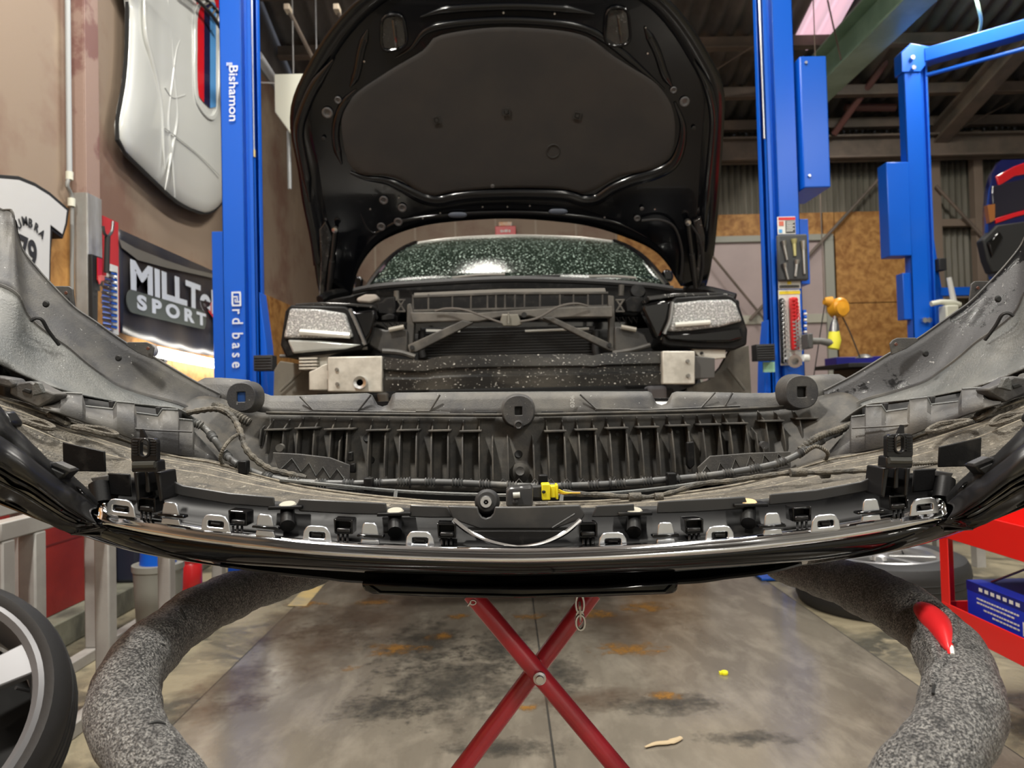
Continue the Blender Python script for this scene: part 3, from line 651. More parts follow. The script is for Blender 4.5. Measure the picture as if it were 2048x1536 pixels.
for k in range(7):
    p = P(1608, 628 + 6 * k, 3.88); MB().cyl(p, p + Vector((.014, 0, 0)), .007, n=8).build('bit', WHITE if k % 2 == 0 else BLUE, t)
MB().bb((P(1605, 620, 3.9).x, 3.89, P(1605, 672, 3.9).z), (P(1611, 620, 3.9).x, 3.9, P(1605, 620, 3.9).z)).build('strip', BLUE, t)
# impact driver on a magnet
t = thing('impact_driver', 'yellow and grey cordless driver held to the side of the lift post', 'power tool', P(1640, 680, 3.85))
MB().bb((P(1609, 668, 3.8).x, 3.76, P(1606, 698, 3.8).z), (P(1620, 668, 3.8).x, 3.85, P(1606, 668, 3.8).z)).build('battery', mat('battery_grey', (.06, .06, .06), .5), t, bevel=.006)
MB().tube([P(1616, 683, 3.82), P(1640, 682, 3.82), P(1662, 686, 3.82)], [.024, .022, .028], 12, flat=.8).build('grip', mat('grip_grey', (.12, .12, .11), .6), t)
MB().tube([P(1668, 662, 3.82), P(1669, 680, 3.82), P(1666, 698, 3.82)], [.026, .034, .03], 14).build('motor_body', mat('lime_yellow', (.72, .68, .05), .45), t, bevel=.003)
MB().tube([P(1669, 640, 3.82), P(1669, 650, 3.82), P(1668, 664, 3.82)], [.012, .022, .027], 14).build('nose', mat('gun_metal', (.2, .2, .2), .3, .8), t)
MB().cyl(P(1669, 632, 3.82), P(1669, 641, 3.82), .007).build('anvil', CHROME, t)
# orange balancer hanging, with its cord
t = thing('tool_balancer', 'orange spring balancer hanging in front of the pink door', 'balancer', P(1670, 615, 5.0))
MB().lathe([(.0, -.05), (.055, -.05), (.068, -.035), (.07, .035), (.055, .05), (0, .05)], P(1676, 616, 5.0), (.35, -1, .05), 28).build('drum', ORA, t)
MB().lathe([(.0, 0), (.045, 0), (.05, .02), (.0, .03)], P(1681, 618, 4.95), (.35, -1, .05), 24).build('hub', ORA, t)
MB().tube([P(1648, 602, 5.0), P(1662, 604, 5.0)], [.025, .04], 12).build('hook_lug', ORA, t)
c = P(1648, 600, 5.0); MB().cyl(c, (c.x, 5.0, zr(5.0) - .1), .004, n=6).build('hanging_wire', STEEL_D, t)
MB().tube(cat([P(1683, 630, 5.0), P(1700, 665, 4.98), P(1720, 715, 4.95)], 16), .005, 6).build('cord', BLK, t)
MB().tube([P(1650, 605, 5.0), P(1637, 690, 5.02), P(1625, 770, 5.03)], .004, 6).build('rear_cord', BLK, t)
# workbench behind with a dark lid
t = thing('tool_trolley', 'dark trolley with blue edge standing behind the bumper flank by the strand board', 'trolley', P(1740, 760, 5.2) * Vector((1, 1, 0)) if False else Vector((P(1740, 760, 5.2).x, 5.2, 0)))
a = P(1690, 718, 5.0); b = P(1800, 724, 5.0)
MB().bb((a.x, 4.95, b.z - .03), (b.x + .2, 5.5, b.z)).build('lid', BLK, t, bevel=.004)
MB().bb((a.x + .08, 5.3, b.z), (b.x + .2, 5.5, b.z + .06)).build('blue_edge', mat('navy_edge', (.01, .01, .2), .4), t, bevel=.003)
MB().bb((a.x + .12, 5.0, .12), (b.x + .15, 5.45, b.z - .03)).build('cabinet', mat('cab_dark', (.02, .02, .022), .5), t, bevel=.006)
MB().bb((a.x + .2, 4.98, b.z - .08), (a.x + .3, 5.0, b.z - .05)).build('red_tab', REDP, t)
for dx in (.16, .5): MB().cyl((a.x + dx, 5.2, .0), (a.x + dx, 5.2, .12), .03, n=10).build('caster', RUB, t)
MB().lathe([(.0, .03), (.03, .025), (.06, 0), (0, 0)], P(1728, 716, 5.1), (0, 0, 1), 16).build('pulley', mat('grey_casting', (.25, .24, .22), .4, .6), t)
# ================================================================ SECOND LIFT, FURTHER BACK
Y2 = 5.6
x0, x1 = P(1829, 700, Y2).x, P(1880, 700, Y2).x
ztp = P(1850, 112, Y2).z
t = thing('two_post_lift', 'blue two-post lift with bolted overhead beam, behind on the right', 'car lift', ((x0 + x1) / 2, Y2, 0), None)
m = MB()
m.bb((x0, Y2, 0), (x0 + .13, Y2 + .01, ztp)).bb((x0, Y2, 0), (x0 + .01, Y2 + .09, ztp)).bb((x0 + .125, Y2, 0), (x0 + .135, Y2 + .06, ztp)).bb((x0 + .135, Y2 + .05, 0), (x1 - .015, Y2 + .06, ztp)).bb((x1 - .015, Y2 + .02, 0), (x1, Y2 + .08, ztp)).bb((x0, Y2 + .085, 0), (x1, Y2 + .09, ztp))
m.build('column', BLUE, t, bevel=.004)
z1 = P(1815, 145, Y2).z; zk = P(1890, 97, Y2).z
MB().prism([(x0 - .02, Y2 - .012, z1), (x0 - .02, Y2 - .012, ztp + .03), (x0 + .06, Y2 - .012, ztp + .10), (x0 + .28, Y2 - .012, zk), (x0 + .28, Y2 - .012, zk - .10), (x0 + .2, Y2 - .012, zk - .1), (x0 + .13, Y2 - .012, z1)], (0, .11, 0)).build('corner_bracket', BLUE, t, bevel=.004)
bx = 3.1
E0 = Vector((x0 + .20, Y2 + .03, 0)); E1 = Vector((5.75, 3.72, 0)); ED = (E1 - E0); EL = ED.length; EC = (E0 + E1) / 2; ER = Matrix.Rotation(math.atan2(ED.y, ED.x), 3, 'Z')
MB().box((EC.x, EC.y, zk - .055), (EL, .12, .11), ER).build('overhead_beam', BLUE, t, bevel=.006)
MB().cyl((E0.x, E0.y, zk - .20), (E1.x, E1.y, zk - .20), .016).build('tie_tube', BLUE, t)
for px, py in ((1824, 116), (1826, 136)): q = P(px, py, Y2 - .02); MB().cyl(q, q + Vector((0, -.015, 0)), .018, n=8).build('bolt', SILVER, t)
a = P(1853, 145, Y2); b = P(1857, 230, Y2 + .03); MB().cyl((b.x, Y2 + .03, a.z), b, .007, n=8).build('cable', SILVER, t)
a = P(1770, 326, Y2); b = P(1815, 512, Y2)
MB().bb((a.x, Y2 - .02, b.z), (x0 + .0, Y2 + .12, a.z)).build('power_cover', BLUE, t, bevel=.006)
a = P(1808, 545, Y2); b = P(1822, 638, Y2)
MB().bb((a.x, Y2 + .02, b.z), (x0 + .004, Y2 + .12, a.z)).build('side_plate', BLUE, t, bevel=.004)
zt = P(1875, 420, Y2).z; zb = P(1905, 700, Y2).z
MB().prism([(x1, Y2 + .06, zt), (x1 + .13, Y2 + .06, zb), (x1, Y2 + .06, zb)], (0, .1, 0)).build('carriage', BLUE, t, bevel=.004)
a = P(1878, 516, Y2 - .02); b = P(1894, 540, Y2 - .02); MB().bb((a.x, Y2 - .02, b.z), (b.x, Y2 + .06, a.z)).build('rubber_pad', RUB, t, bevel=.004)
for px in (1846, 1855): q = P(px, 641, Y2 - .01); MB().cyl(q, q + Vector((0, -.03, 0)), .022, n=6).build('bolt', SILVER, t)
MB().bb((x0 - .1, Y2 - .15, 0), (x1 + .15, Y2 + .4, .02)).build('base_plate', BLUE, t)
x2 = x0 + bx
MB().box((E1.x, E1.y, zk / 2), (.2, .2, zk), ER).build('column', BLUE, t, bevel=.004)
a = P(1962, 15, 5.3); pts = cat([P(1948, -20, 5.4), P(1958, 20, 5.4), P(1962, 45, 5.5), P(1955, 76, 5.65)], 20)
tag(MB().tube(pts, .012, 8).build('air_hose', mat('pale_green_hose', (.35, .5, .38), .5)), 'pale green hose curling down onto the overhead beam of the second lift', 'hose')
t = thing('arm_pad', 'cream lift arm pad block resting at the second lift post', 'block', P(1880, 620, Y2 - .1))
MB().tube([P(1862, 608, 5.45), P(1880, 604, 5.45), P(1905, 606, 5.45), P(1920, 610, 5.45)], [.02, .02, .028, .02], 10).build('pad', CREAM, t)
a = P(1884, 612, 5.45); b = P(1912, 665, 5.45); MB().bb((a.x, 5.4, b.z), (b.x, 5.5, a.z)).build('upright', CREAM, t, bevel=.01)
MB().tube([P(1898, 555, 5.45), P(1908, 606, 5.45)], [.018, .022], 8).build('lever', WHITE, t)
# raised dark blue car, cut by the picture edge
t = thing('raised_car', 'dark blue car raised on the second lift, red rear lamps at the frame edge', 'car', (5.2, 5.6, 0))
NAVY = mat('navy_paint', (.003, .006, .06), .2, coat=.6)
def yz(pts): return pts
sec = [(1990, 320), (1975, 345), (1966, 380), (1962, 430), (1963, 480), (1966, 520), (1972, 545)]
rows = []
for k, (dY, dx) in enumerate(((0, .0), (.05, .0), (.3, -.03), (1.2, -.03), (2.0, .0))):
    row = [P(x, y, 5.0) for x, y in sec]
    rows.append([Vector((q.x + dx + (.03 if k == 0 else 0), q.y + dY - .0, q.z)) for q in row])
EX = 1.75
def carsec(Y_, inset):
    q = [P(x, y, 5.0) for x, y in sec]; sh = .78 * (Y_ - 5.0); q = [Vector((v.x + sh, v.y, v.z)) for v in q]; L_ = [Vector((v.x + inset, Y_, v.z)) for v in q]
    xr = q[3].x + EX; R_ = [Vector((xr - (v.x - q[3].x) - inset, Y_, v.z)) for v in reversed(L_)]
    return L_ + R_
rr_ = [carsec(5.0, .05), carsec(5.08, .0), carsec(5.5, -.01), carsec(6.2, .02), carsec(6.9, .1)]
MB().grid([r + [r[0]] for r in rr_]).add(rr_[0], [tuple(range(len(rr_[0])))]).add(rr_[-1], [tuple(range(len(rr_[-1])))]).build('body', NAVY, t, ang=50)
def cp(lst, Y_=4.99): return [P(x, y, Y_) for x, y in lst]
MB().prism(cp([(1992, 352), (2030, 332), (2070, 318), (2070, 345), (2030, 352), (1998, 372)]), (0, .05, 0)).build('tail_lamp', mat('tail_red', (.35, .005, .01), .15, coat=1, emis=(.4, .01, .01), es=.15), t, bevel=.006)
MB().prism(cp([(1990, 437), (2030, 425), (2070, 415), (2070, 424), (2030, 434), (1992, 447)]), (0, .05, 0)).build('red_reflector', mat('reflector_red', (.5, .01, .015), .25), t, bevel=.003)
MB().prism(cp([(1984, 372), (2070, 352), (2070, 412), (1986, 436)]), (0, .05, 0)).build('boot_panel', mat('boot_black', (.01, .01, .02), .1, coat=1), t, bevel=.006)
MB().prism(cp([(1966, 480), (1995, 450), (2070, 440), (2070, 540), (1985, 545), (1975, 520)], 4.97), (0, .08, 0)).build('rear_valance', BLK, t, bevel=.01)
MB().prism(cp([(1976, 485), (2000, 462), (2008, 475), (1985, 515)], 4.95), (0, .05, 0)).build('vent', GLOSSB, t, bevel=.01)
q = P(1999, 402, 4.97); MB().bb((q.x - .03, 4.96, q.z - .05), (q.x + .06, 5.0, q.z + .06)).build('plate_lamp', WHITE, t) if False else None
MB().prism(cp([(1975, 410), (1990, 408), (1990, 440), (1980, 445)], 4.98), (0, .04, 0)).build('side_vent', mat('amber_dark', (.25, .09, .02), .4), t)
# lift arms of second lift carry it
a = rr_[2][6]
zb_ = min(v.z for v in rr_[0])
MB().bb((x1 + .05, Y2 + .05, zb_ - .07), (a.x + .5, Y2 + .13, zb_ - .005)).build('lift_arm', BLUE, bpy.data.objects['two_post_lift'])
# ================================================================ THE BLACK CAR
t = car = thing('car', 'black car on the lift with its bonnet open and front bumper removed', 'car', (0, 5, 0))
def slab(name, pts, Y, d, mt, parent=None, bevel=.003, **k):
    return MB().prism([P(x, y, Y) for x, y in pts], (0, d, 0)).build(name, mt, parent or car, bevel=bevel, **k)
# --- body shell (sides, cabin, tail) -------------------------------------------------
def sec(Y, hw, zb, zs, top=None):
    pts = [(hw - .06, zb), (hw, zb + .12), (hw + .01, (zb + zs) / 2), (hw - .015, zs - .1), (hw - .07, zs)]
    if top: pts += [(hw - .12, zs + .02), (hw - .26, top - .08), (hw - .38, top - .012), (0, top)]
    else: pts += [(hw - .1, zs + .01), (hw - .2, zs + .015), (hw - .3, zs + .02), (0, zs + .02)]
    L_ = [Vector((-x + .01, Y, z)) for x, z in pts]; R_ = [Vector((x + .01, Y, z)) for x, z in reversed(pts[:-1])]
    return L_ + R_
zs = 1.50
rows = [sec(3.72, .88, .78, zs), sec(4.0, .90, .74, zs + .02), sec(5.0, .91, .72, zs + .03), sec(6.2, .90, .74, zs + .05), sec(7.0, .88, .85, zs + .04), sec(7.35, .80, 1.0, zs - .05)]
BODYM = mat('car_black', (.004, .004, .005), .1, coat=1)
mb = MB().grid(rows); mb.add(rows[0], [tuple(range(len(rows[0])))]); mb.add(rows[-1], [tuple(range(len(rows[-1])))])
mb.build('body', BODYM, t, ang=50)
# front fenders
for s in (-1, 1):
    rw = []
    for Y_, hw, zt_ in ((3.02, .86, P(1012, 610, 3.02).z), (3.2, .885, P(1012, 600, 3.2).z), (3.45, .895, 1.45), (3.74, .88, 1.50)):
        rw.append([Vector((s * (hw - .16) + .01, Y_, zt_ + .005)), Vector((s * (hw - .05) + .01, Y_, zt_)), Vector((s * (hw) + .01, Y_, zt_ - .08)), Vector((s * (hw + .01) + .01, Y_, zt_ - .2)), Vector((s * hw + .01, Y_, zt_ - .33))])
    MB().grid(rw).build('fender', BODYM, t, solid=.004)
# wheel arch liners, pale dusty
LIN = mat('liner_dusty', (.15, .14, .115), .75, c2=(.08, .075, .065), sc=5)
slab('wheel_arch_liner', [(548, 740), (560, 722), (600, 728), (640, 745), (700, 760), (750, 795), (750, 860), (545, 860)], 2.98, .03, LIN)
slab('wheel_arch_liner', [(1418, 760), (1440, 735), (1460, 700), (1498, 690), (1503, 780), (1503, 860), (1330, 860), (1330, 790)], 2.98, .03, LIN)
MB().tube([P(560, 782, 2.96), P(604, 742, 2.96)], .006, 6).build('liner_crease', LIN, t); MB().tube([P(1490, 780, 2.96), P(1455, 735, 2.96)], .006, 6).build('liner_crease', LIN, t)
# wheels
for s in (-1, 1):
    w_ = MB().lathe([(.22, -.11), (.30, -.11), (.325, -.08), (.33, 0), (.325, .08), (.30, .11), (.22, .11), (.22, -.11)], (s * .76, 3.42, .92), (1, 0, 0), 40).build('wheel', RUB, t)
    r_ = MB().lathe([(.22, -.1), (.20, -.09), (.2, .09), (.22, .1)], (s * .76, 3.42, .92), (1, 0, 0), 32).build('rim', SILVER, w_)
    w_ = MB().lathe([(.22, -.11), (.30, -.11), (.325, -.08), (.33, 0), (.325, .08), (.30, .11), (.22, .11), (.22, -.11)], (s * .76, 6.3, .92), (1, 0, 0), 40).build('wheel', RUB, t)
# engine bay
MB().bb((-.70, 3.05, .85), (.72, 3.7, 1.30)).build('engine_bay', BLK, t, bevel=.02)
# cowl, wiper channel
slab('cowl', [(640, 600), (700, 590), (740, 578), (860, 563), (1000, 556), (1150, 560), (1300, 572), (1400, 578), (1480, 600), (1480, 625), (640, 625)], 3.5, .25, PLB, bevel=.01)
MB().tube(cat([P(705, 583, 3.48), P(760, 573, 3.46), P(860, 566, 3.44), P(1010, 559, 3.43), P(1160, 562, 3.44), P(1280, 570, 3.46), P(1345, 578, 3.48)], 40), .016, 8).build('bonnet_seal', RUB, t)
MB().tube(cat([P(640, 600, 3.3), P(660, 590, 3.35), P(700, 582, 3.44)], 12), .022, 8).build('hinge_cover', PLB, t)
MB().tube(cat([P(1470, 596, 3.3), P(1420, 582, 3.36), P(1370, 577, 3.44)], 12), .022, 8).build('hinge_cover', PLB, t)
# windscreen
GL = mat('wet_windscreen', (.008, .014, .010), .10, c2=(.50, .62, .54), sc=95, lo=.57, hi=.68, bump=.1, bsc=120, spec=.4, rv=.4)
base = [P(733, 578, 3.62), P(800, 568, 3.60), P(900, 562, 3.58), P(1015, 559, 3.57), P(1130, 561, 3.58), P(1240, 566, 3.6), P(1334, 572, 3.62)]
top = [P(832, 487, 4.35), P(880, 480, 4.33), P(940, 475, 4.32), P(1020, 472, 4.31), P(1090, 473, 4.32), P(1160, 476, 4.33), P(1228, 484, 4.35)]
b_ = cat(base, 30); t_ = cat(top, 30)
rows = []
for k in range(9):
    f_ = k / 8; rows.append([b_[i].lerp(t_[i], f_) + Vector((0, -.05 * math.sin(math.pi * f_), .03 * math.sin(math.pi * f_))) for i in range(30)])
MB().grid(rows).build('windscreen', GL, t, solid=.006)
def rowpts(i): return [r[i] for r in rows]
MB().tube(rowpts(0), .018, 8).build('windscreen_pillar', BODYM, t); MB().tube(rowpts(29), .018, 8).build('windscreen_pillar', BODYM, t)
MB().tube(t_, .010, 8).build('roof_edge', mat('roof_trim', (.25, .24, .22), .3, .4), t)
o_ = [P(992, 474, 4.27), P(1030, 474, 4.27), P(1024, 488, 4.2), P(1000, 488, 4.2)]
MB().prism(o_, (0, .03, -.01)).build('mirror_pod', BLK, t)
# roof and rear glass
back = [v + Vector((0, 1.0, .02)) for v in t_]; bk2 = [v + Vector((0, 1.9, -.42)) for v in t_]
MB().grid([t_, [v + Vector((0, .5, .035)) for v in t_], back]).build('roof', BODYM, t, solid=.01)
MB().grid([back, bk2]).build('rear_glass', mat('tinted_glass', (.01, .012, .012), .05, coat=1), t, solid=.006)
for i, nx in ((0, -1), (29, 1)):
    a = b_[i]; b = t_[i]; c = back[i]; d = bk2[i]
    base2 = Vector((a.x, d.y + .1, a.z)); MB().prism([a, b, c, d, base2], (nx * -.01, 0, 0)).build('side_glass', bpy.data.materials['tinted_glass'], t)
# wiper blades and arm under the glass
for A, B in (((905, 556), (1010, 549)), ((1178, 553), (1272, 556))):
    MB().tube(cat([P(A[0], A[1], 3.5), P((A[0] + B[0]) / 2, (A[1] + B[1]) / 2 - 2, 3.5), P(B[0], B[1], 3.5)], 12), .007, 6).build('wiper_blade', mat('wiper_grey', (.30, .29, .27), .3, .4) if 'wiper_grey' not in bpy.data.materials else bpy.data.materials['wiper_grey'], t)
MB().tube([P(980, 556, 3.48), P(1120, 553, 3.49)], .008, 6).build('wiper_arm', PLB, t)
# mirrors
for pts in ([(706, 556), (712, 551), (722, 553), (726, 560), (724, 575), (710, 578)], [(1325, 543), (1334, 537), (1345, 541), (1348, 552), (1346, 562), (1328, 562)]):
    slab('door_mirror', pts, 3.95, .12, GLOSSB, bevel=.012)
# --- slam panel and bracing ----------------------------------------------------------
PC = mat('carrier_plastic', (.05, .047, .043), .5, c2=(.12, .11, .095), sc=14, lo=.45, hi=.7)
MB().bb((P(826, 600, 2.95).x, 2.95, P(1000, 624, 2.95).z), (P(1215, 600, 2.95).x, 3.0, P(1000, 621, 2.95).z)).build('slam_panel', PC, t)
m = MB(); za, zb_ = P(1000, 588, 2.92).z, P(1000, 622, 2.92).z
m.tube([P(826, 594, 2.92), P(1010, 587, 2.92), P(1216, 586, 2.92)], .006, 6); m.tube([P(826, 622, 2.92), P(1010, 618, 2.92), P(1216, 612, 2.92)], .006, 6)
for px in (826, 857, 905, 942, 975, 992, 1010, 1030, 1049, 1080, 1120, 1147, 1176, 1205):
    m.tube([P(px, 589, 2.92), P(px, 619, 2.92)], .004, 6)
for px in (795, 1233):
    m.tube([P(px, 600, 2.92), P(px + 14, 622, 2.92)], .004, 6); m.tube([P(px + 14, 600, 2.92), P(px, 622, 2.92)], .004, 6)
    m.tube([P(px - 2, 600, 2.92), P(px + 16, 600, 2.92)], .004, 6); m.tube([P(px - 2, 623, 2.92), P(px + 16, 623, 2.92)], .004, 6)
m.build('latch_ladder', PC, t)
slab('air_guide', [(828, 586), (1000, 578), (1210, 576), (1212, 584), (1000, 587), (828, 594)], 2.93, .02, mat('air_guide_grey', (.22, .21, .19), .45), bevel=.002)
slab('front_crossbar', [(820, 624), (900, 624), (950, 626), (1030, 620), (1140, 614), (1225, 612), (1226, 634), (1150, 634), (1110, 636), (1100, 645), (1060, 632), (1010, 632), (958, 643), (930, 644), (925, 642), (824, 645)], 2.86, .05, mat('crossbar_grey', (.13, .12, .105), .5, c2=(.07, .066, .06), sc=9), bevel=.004)
slab('crossbar_stay', [(925, 640), (948, 645), (833, 704), (818, 705), (815, 690)], 2.84, .03, PC, bevel=.004)
slab('crossbar_stay', [(1085, 635), (1106, 634), (1218, 685), (1230, 700), (1222, 703), (1205, 695)], 2.84, .03, PC, bevel=.004)
for px, py in ((824, 695), (1219, 690)): q = P(px, py, 2.83); MB().cyl(q, q + Vector((0, .01, 0)), .009, n=14).build('bolt_hole', BLK, t)
slab('radiator_frame', [(814, 608), (822, 606), (830, 640), (826, 690), (816, 704), (812, 690)], 2.9, .04, PC, bevel=.004)
slab('radiator_frame', [(1216, 590), (1228, 592), (1230, 640), (1228, 700), (1218, 700), (1218, 640)], 2.9, .04, PC, bevel=.004)
RAD = mat('radiator_black', (.012, .012, .014), .45)
slab('radiator', [(840, 655), (1190, 652), (1192, 725), (840, 730)], 3.0, .04, RAD, bevel=.002)
m = MB()
for k in range(11):
    y = 666 + 5.5 * k; m.bb((P(846, y, 2.995).x, 2.99, P(846, y + 1.2, 2.995).z), (P(1186, y, 2.995).x, 3.0, P(846, y, 2.995).z))
m.build('radiator_fins', mat('fin_grey', (.045, .045, .047), .4), t, smooth=False)
slab('radiator_strip', [(852, 658), (920, 660), (920, 664), (852, 663)], 2.985, .01, WHITE, bevel=0); slab('radiator_strip', [(1050, 660), (1178, 655), (1178, 660), (1050, 664)], 2.985, .01, WHITE, bevel=0)
for px in (852, 1200): q = P(px, 655, 2.95); MB().tube([P(px - 8, 662, 2.96), P(px - 9, 700, 2.96), P(px - 5, 715, 2.96)], .016, 10).build('coolant_hose', RUB, t)
# latch in the middle with bowden cables
slab('bonnet_latch', [(1004, 628), (1036, 628), (1044, 648), (1034, 652), (1006, 652), (1000, 642)], 2.82, .02, mat('latch_metal', (.22, .21, .18), .4, .6), bevel=.003)
q = P(1017, 632, 2.8); MB().tube([q + Vector((0, 0, -.03)), q, q + Vector((.0, 0, .015))], [.006, .004, .002], 6).build('latch_hook', bpy.data.materials['latch_metal'], t)
q = P(1048, 630, 2.83); MB().cyl(q, q + Vector((0, -.01, 0)), .011, n=12).build('grommet', BLK, t)
CAB = mat('cable_grey', (.12, .11, .10), .5)
MB().tube(cat([P(1004, 646, 2.81), P(975, 636, 2.81), P(930, 620, 2.81), P(895, 617, 2.83), P(870, 622, 2.84)], 30), .0045, 6).build('release_cable', CAB, t)
MB().tube(cat([P(1040, 643, 2.81), P(1075, 636, 2.81), P(1115, 614, 2.81), P(1150, 607, 2.82), P(1175, 612, 2.84)], 30), .0045, 6).build('release_cable', CAB, t)
# panels between radiator and lamps
DP = mat('side_panel_dark', (.035, .034, .034), .4, c2=(.075, .07, .062), sc=7)
slab('air_duct', [(740, 652), (772, 660), (800, 655), (815, 660), (815, 705), (760, 704), (738, 690)], 2.88, .03, DP, bevel=.006)
slab('air_duct', [(1229, 652), (1260, 655), (1290, 668), (1300, 690), (1270, 700), (1229, 702)], 2.88, .03, DP, bevel=.006)
for px, s in ((800, 1), (1250, -1)): MB().tube([P(px - 22 * s, 660, 2.86), P(px + 8 * s, 654, 2.86)], .010, 8).build('duct_lip', mat('lip_grey', (.3, .28, .24), .5) if 'lip_grey' not in bpy.data.materials else bpy.data.materials['lip_grey'], t)
m = MB()
for px in (765, 778, 790, 803): m.tube([P(px, 645, 2.9), P(px + 10, 655, 2.9), P(px + 10, 645, 2.9)], .003, 5)
for px in (1232, 1244, 1256, 1266): m.tube([P(px, 634, 2.9), P(px + 8, 646, 2.9), P(px + 8, 634, 2.9)], .003, 5)
m.build('lattice_bracket', PLB, t)
slab('fuse_box', [(752, 606), (765, 602), (770, 595), (790, 592), (793, 625), (786, 630), (756, 628)], 3.0, .1, PLB, bevel=.006)
slab('relay_box', [(762, 632), (778, 626), (790, 628), (790, 640), (762, 642)], 2.95, .08, PLB, bevel=.006)
slab('fuse_box', [(1250, 600), (1262, 592), (1288, 594), (1292, 615), (1280, 626), (1252, 624)], 3.0, .1, PLB, bevel=.006)
MB().tube([P(793, 582, 3.02), P(794, 602, 3.02)], .012, 8).build('filler_neck', PC, t); MB().tube([P(1243, 570, 3.02), P(1242, 592, 3.02)], .012, 8).build('filler_neck', PC, t)
slab('pale_cover', [(712, 596), (730, 588), (752, 588), (758, 598), (740, 606), (714, 604)], 3.1, .06, mat('pale_cover', (.42, .38, .34), .6), bevel=.01)
slab('pale_cover', [(1128, 590), (1180, 590), (1180, 584), (1130, 583)], 3.1, .03, PC, bevel=.003)
q = P(1275, 584, 3.05); MB().lathe([(.0, .02), (.03, .015), (.035, 0), (0, 0)], q, (0, -1, .3), 18).build('strut_mount', PLB, t)
# --- headlamps -----------------------------------------------------------------------
def lamp(outer, lens, lens2, fr, lb, dark):
    root = slab('headlamp', outer, 2.82, .22, PLB, bevel=.008)
    root['label'] = lb
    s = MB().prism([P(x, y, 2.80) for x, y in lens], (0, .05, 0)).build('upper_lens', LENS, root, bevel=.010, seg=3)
    MB().prism([P(x, y, 2.80) for x, y in lens2], (0, .05, 0)).build('lower_lens', dark, root, bevel=.008)
    MB().prism([P(x, y, 2.81) for x, y in fr], (0, .06, 0)).build('lamp_surround', GLOSSB, root, bevel=.012, seg=3)
    return root
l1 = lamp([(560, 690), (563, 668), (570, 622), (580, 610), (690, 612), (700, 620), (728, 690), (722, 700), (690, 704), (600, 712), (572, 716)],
     [(579, 616), (640, 618), (690, 626), (706, 674), (650, 676), (566, 676)],
     [(574, 679), (640, 681), (722, 689), (690, 698), (640, 702), (585, 707)],
     [(694, 612), (712, 622), (748, 618), (752, 632), (742, 668), (729, 692), (718, 678)], 'rain-wet headlamp with pale lower lens', LENS2)
l2 = lamp([(1322, 688), (1330, 660), (1345, 600), (1352, 594), (1452, 588), (1468, 594), (1480, 612), (1496, 660), (1494, 690), (1470, 700), (1400, 698), (1340, 694)],
     [(1336, 662), (1346, 606), (1400, 600), (1462, 598), (1472, 606), (1486, 642), (1440, 654), (1380, 661), (1345, 663)],
     [(1326, 668), (1400, 664), (1482, 654), (1488, 676), (1460, 684), (1400, 684), (1340, 680)],
     [(1288, 608), (1330, 600), (1344, 602), (1336, 640), (1322, 672), (1312, 678), (1300, 650), (1284, 618)], 'headlamp with black lower edge', GLOSSB)
MB().tube([P(600, 664, 2.79), P(700, 671, 2.79)], .012, 8).build('light_strip', mat('light_strip', (.75, .75, .7), .15, .2), l1)
MB().tube([P(1350, 650, 2.79), P(1420, 645, 2.79)], .010, 8).build('light_strip', bpy.data.materials['light_strip'], l2)
MB().tube(cat([P(700, 618, 2.79), P(716, 655, 2.79), P(730, 690, 2.79)], 12), .008, 6).build('chrome_edge', mat('edge_dark_chrome', (.3, .3, .3), .2, .8), l1)
MB().tube(cat([P(1345, 604, 2.79), P(1340, 640, 2.79), P(1328, 668, 2.79)], 12), .008, 6).build('chrome_edge', bpy.data.materials['edge_dark_chrome'], l2)
# wet trims on top of the lamps
for pts in ([(590, 607), (640, 604), (700, 606), (745, 610), (745, 616), (690, 612), (590, 612)], [(1295, 592), (1350, 586), (1440, 584), (1466, 590), (1440, 590), (1350, 594), (1298, 602)]):
    slab('lamp_top_trim', pts, 2.86, .2, mat('wet_black', (.03, .03, .03), .12, c2=(.5, .5, .48), sc=60, lo=.6, hi=.66) if 'wet_black' not in bpy.data.materials else bpy.data.materials['wet_black'], bevel=.004)
# --- bumper beam ---------------------------------------------------------------------
def rowy(px, top, bot): return (px, top, bot)
beam = [(655, 717, 782), (700, 715, 783), (765, 713, 783), (800, 718, 781), (850, 721, 780), (872, 714, 779), (900, 711, 778), (1000, 709, 776), (1150, 708, 773), (1165, 708, 772), (1185, 711, 772), (1210, 706, 771), (1300, 703, 770), (1390, 702, 766)]
rows = []
for (px, a, b) in beam:
    Y_ = 2.70 + .00022 * abs(px - 1015) * .6
    r = []
    for f_, dy in ((0, .05), (0, .0), (.35, -.004), (.42, .012), (.58, .012), (.65, -.004), (1, 0), (1, .05)):
        q = P(px, a + (b - a) * f_, Y_); r.append(q + Vector((0, dy, 0)))
    r.append(r[0].copy()); rows.append(r)
be = MB().grid(rows).build('bumper_beam', DIRTALU, t, ang=50)
for (x0, x1, ys, lbl) in ((655, 764, (714, 712, 784, 783), 0), (1325, 1390, (702, 702, 768, 768), 1)):
    p = [P(x0, ys[0], 2.71), P(x1, ys[1], 2.71), P(x1, ys[2], 2.71), P(x0, ys[3], 2.71)]
    MB().prism(p, (0, .09, 0)).build('beam_end_plate', ALU, be, bevel=.004)
for px, py in ((673, 739), (674, 768), (1376, 722), (1377, 751)):
    q = P(px, py, 2.70); MB().cyl(q, q + Vector((0, .02, 0)), .007, n=12).build('rivet', mat('rivet', (.25, .24, .22), .4, .7) if 'rivet' not in bpy.data.materials else bpy.data.materials['rivet'], be)
q = P(720, 765, 2.695); MB().lathe([(.013, .02), (.013, -.005), (.024, -.008), (.026, 0), (.026, .02)], q, (0, 1, 0), 28).build('towing_socket', SILVER, be)
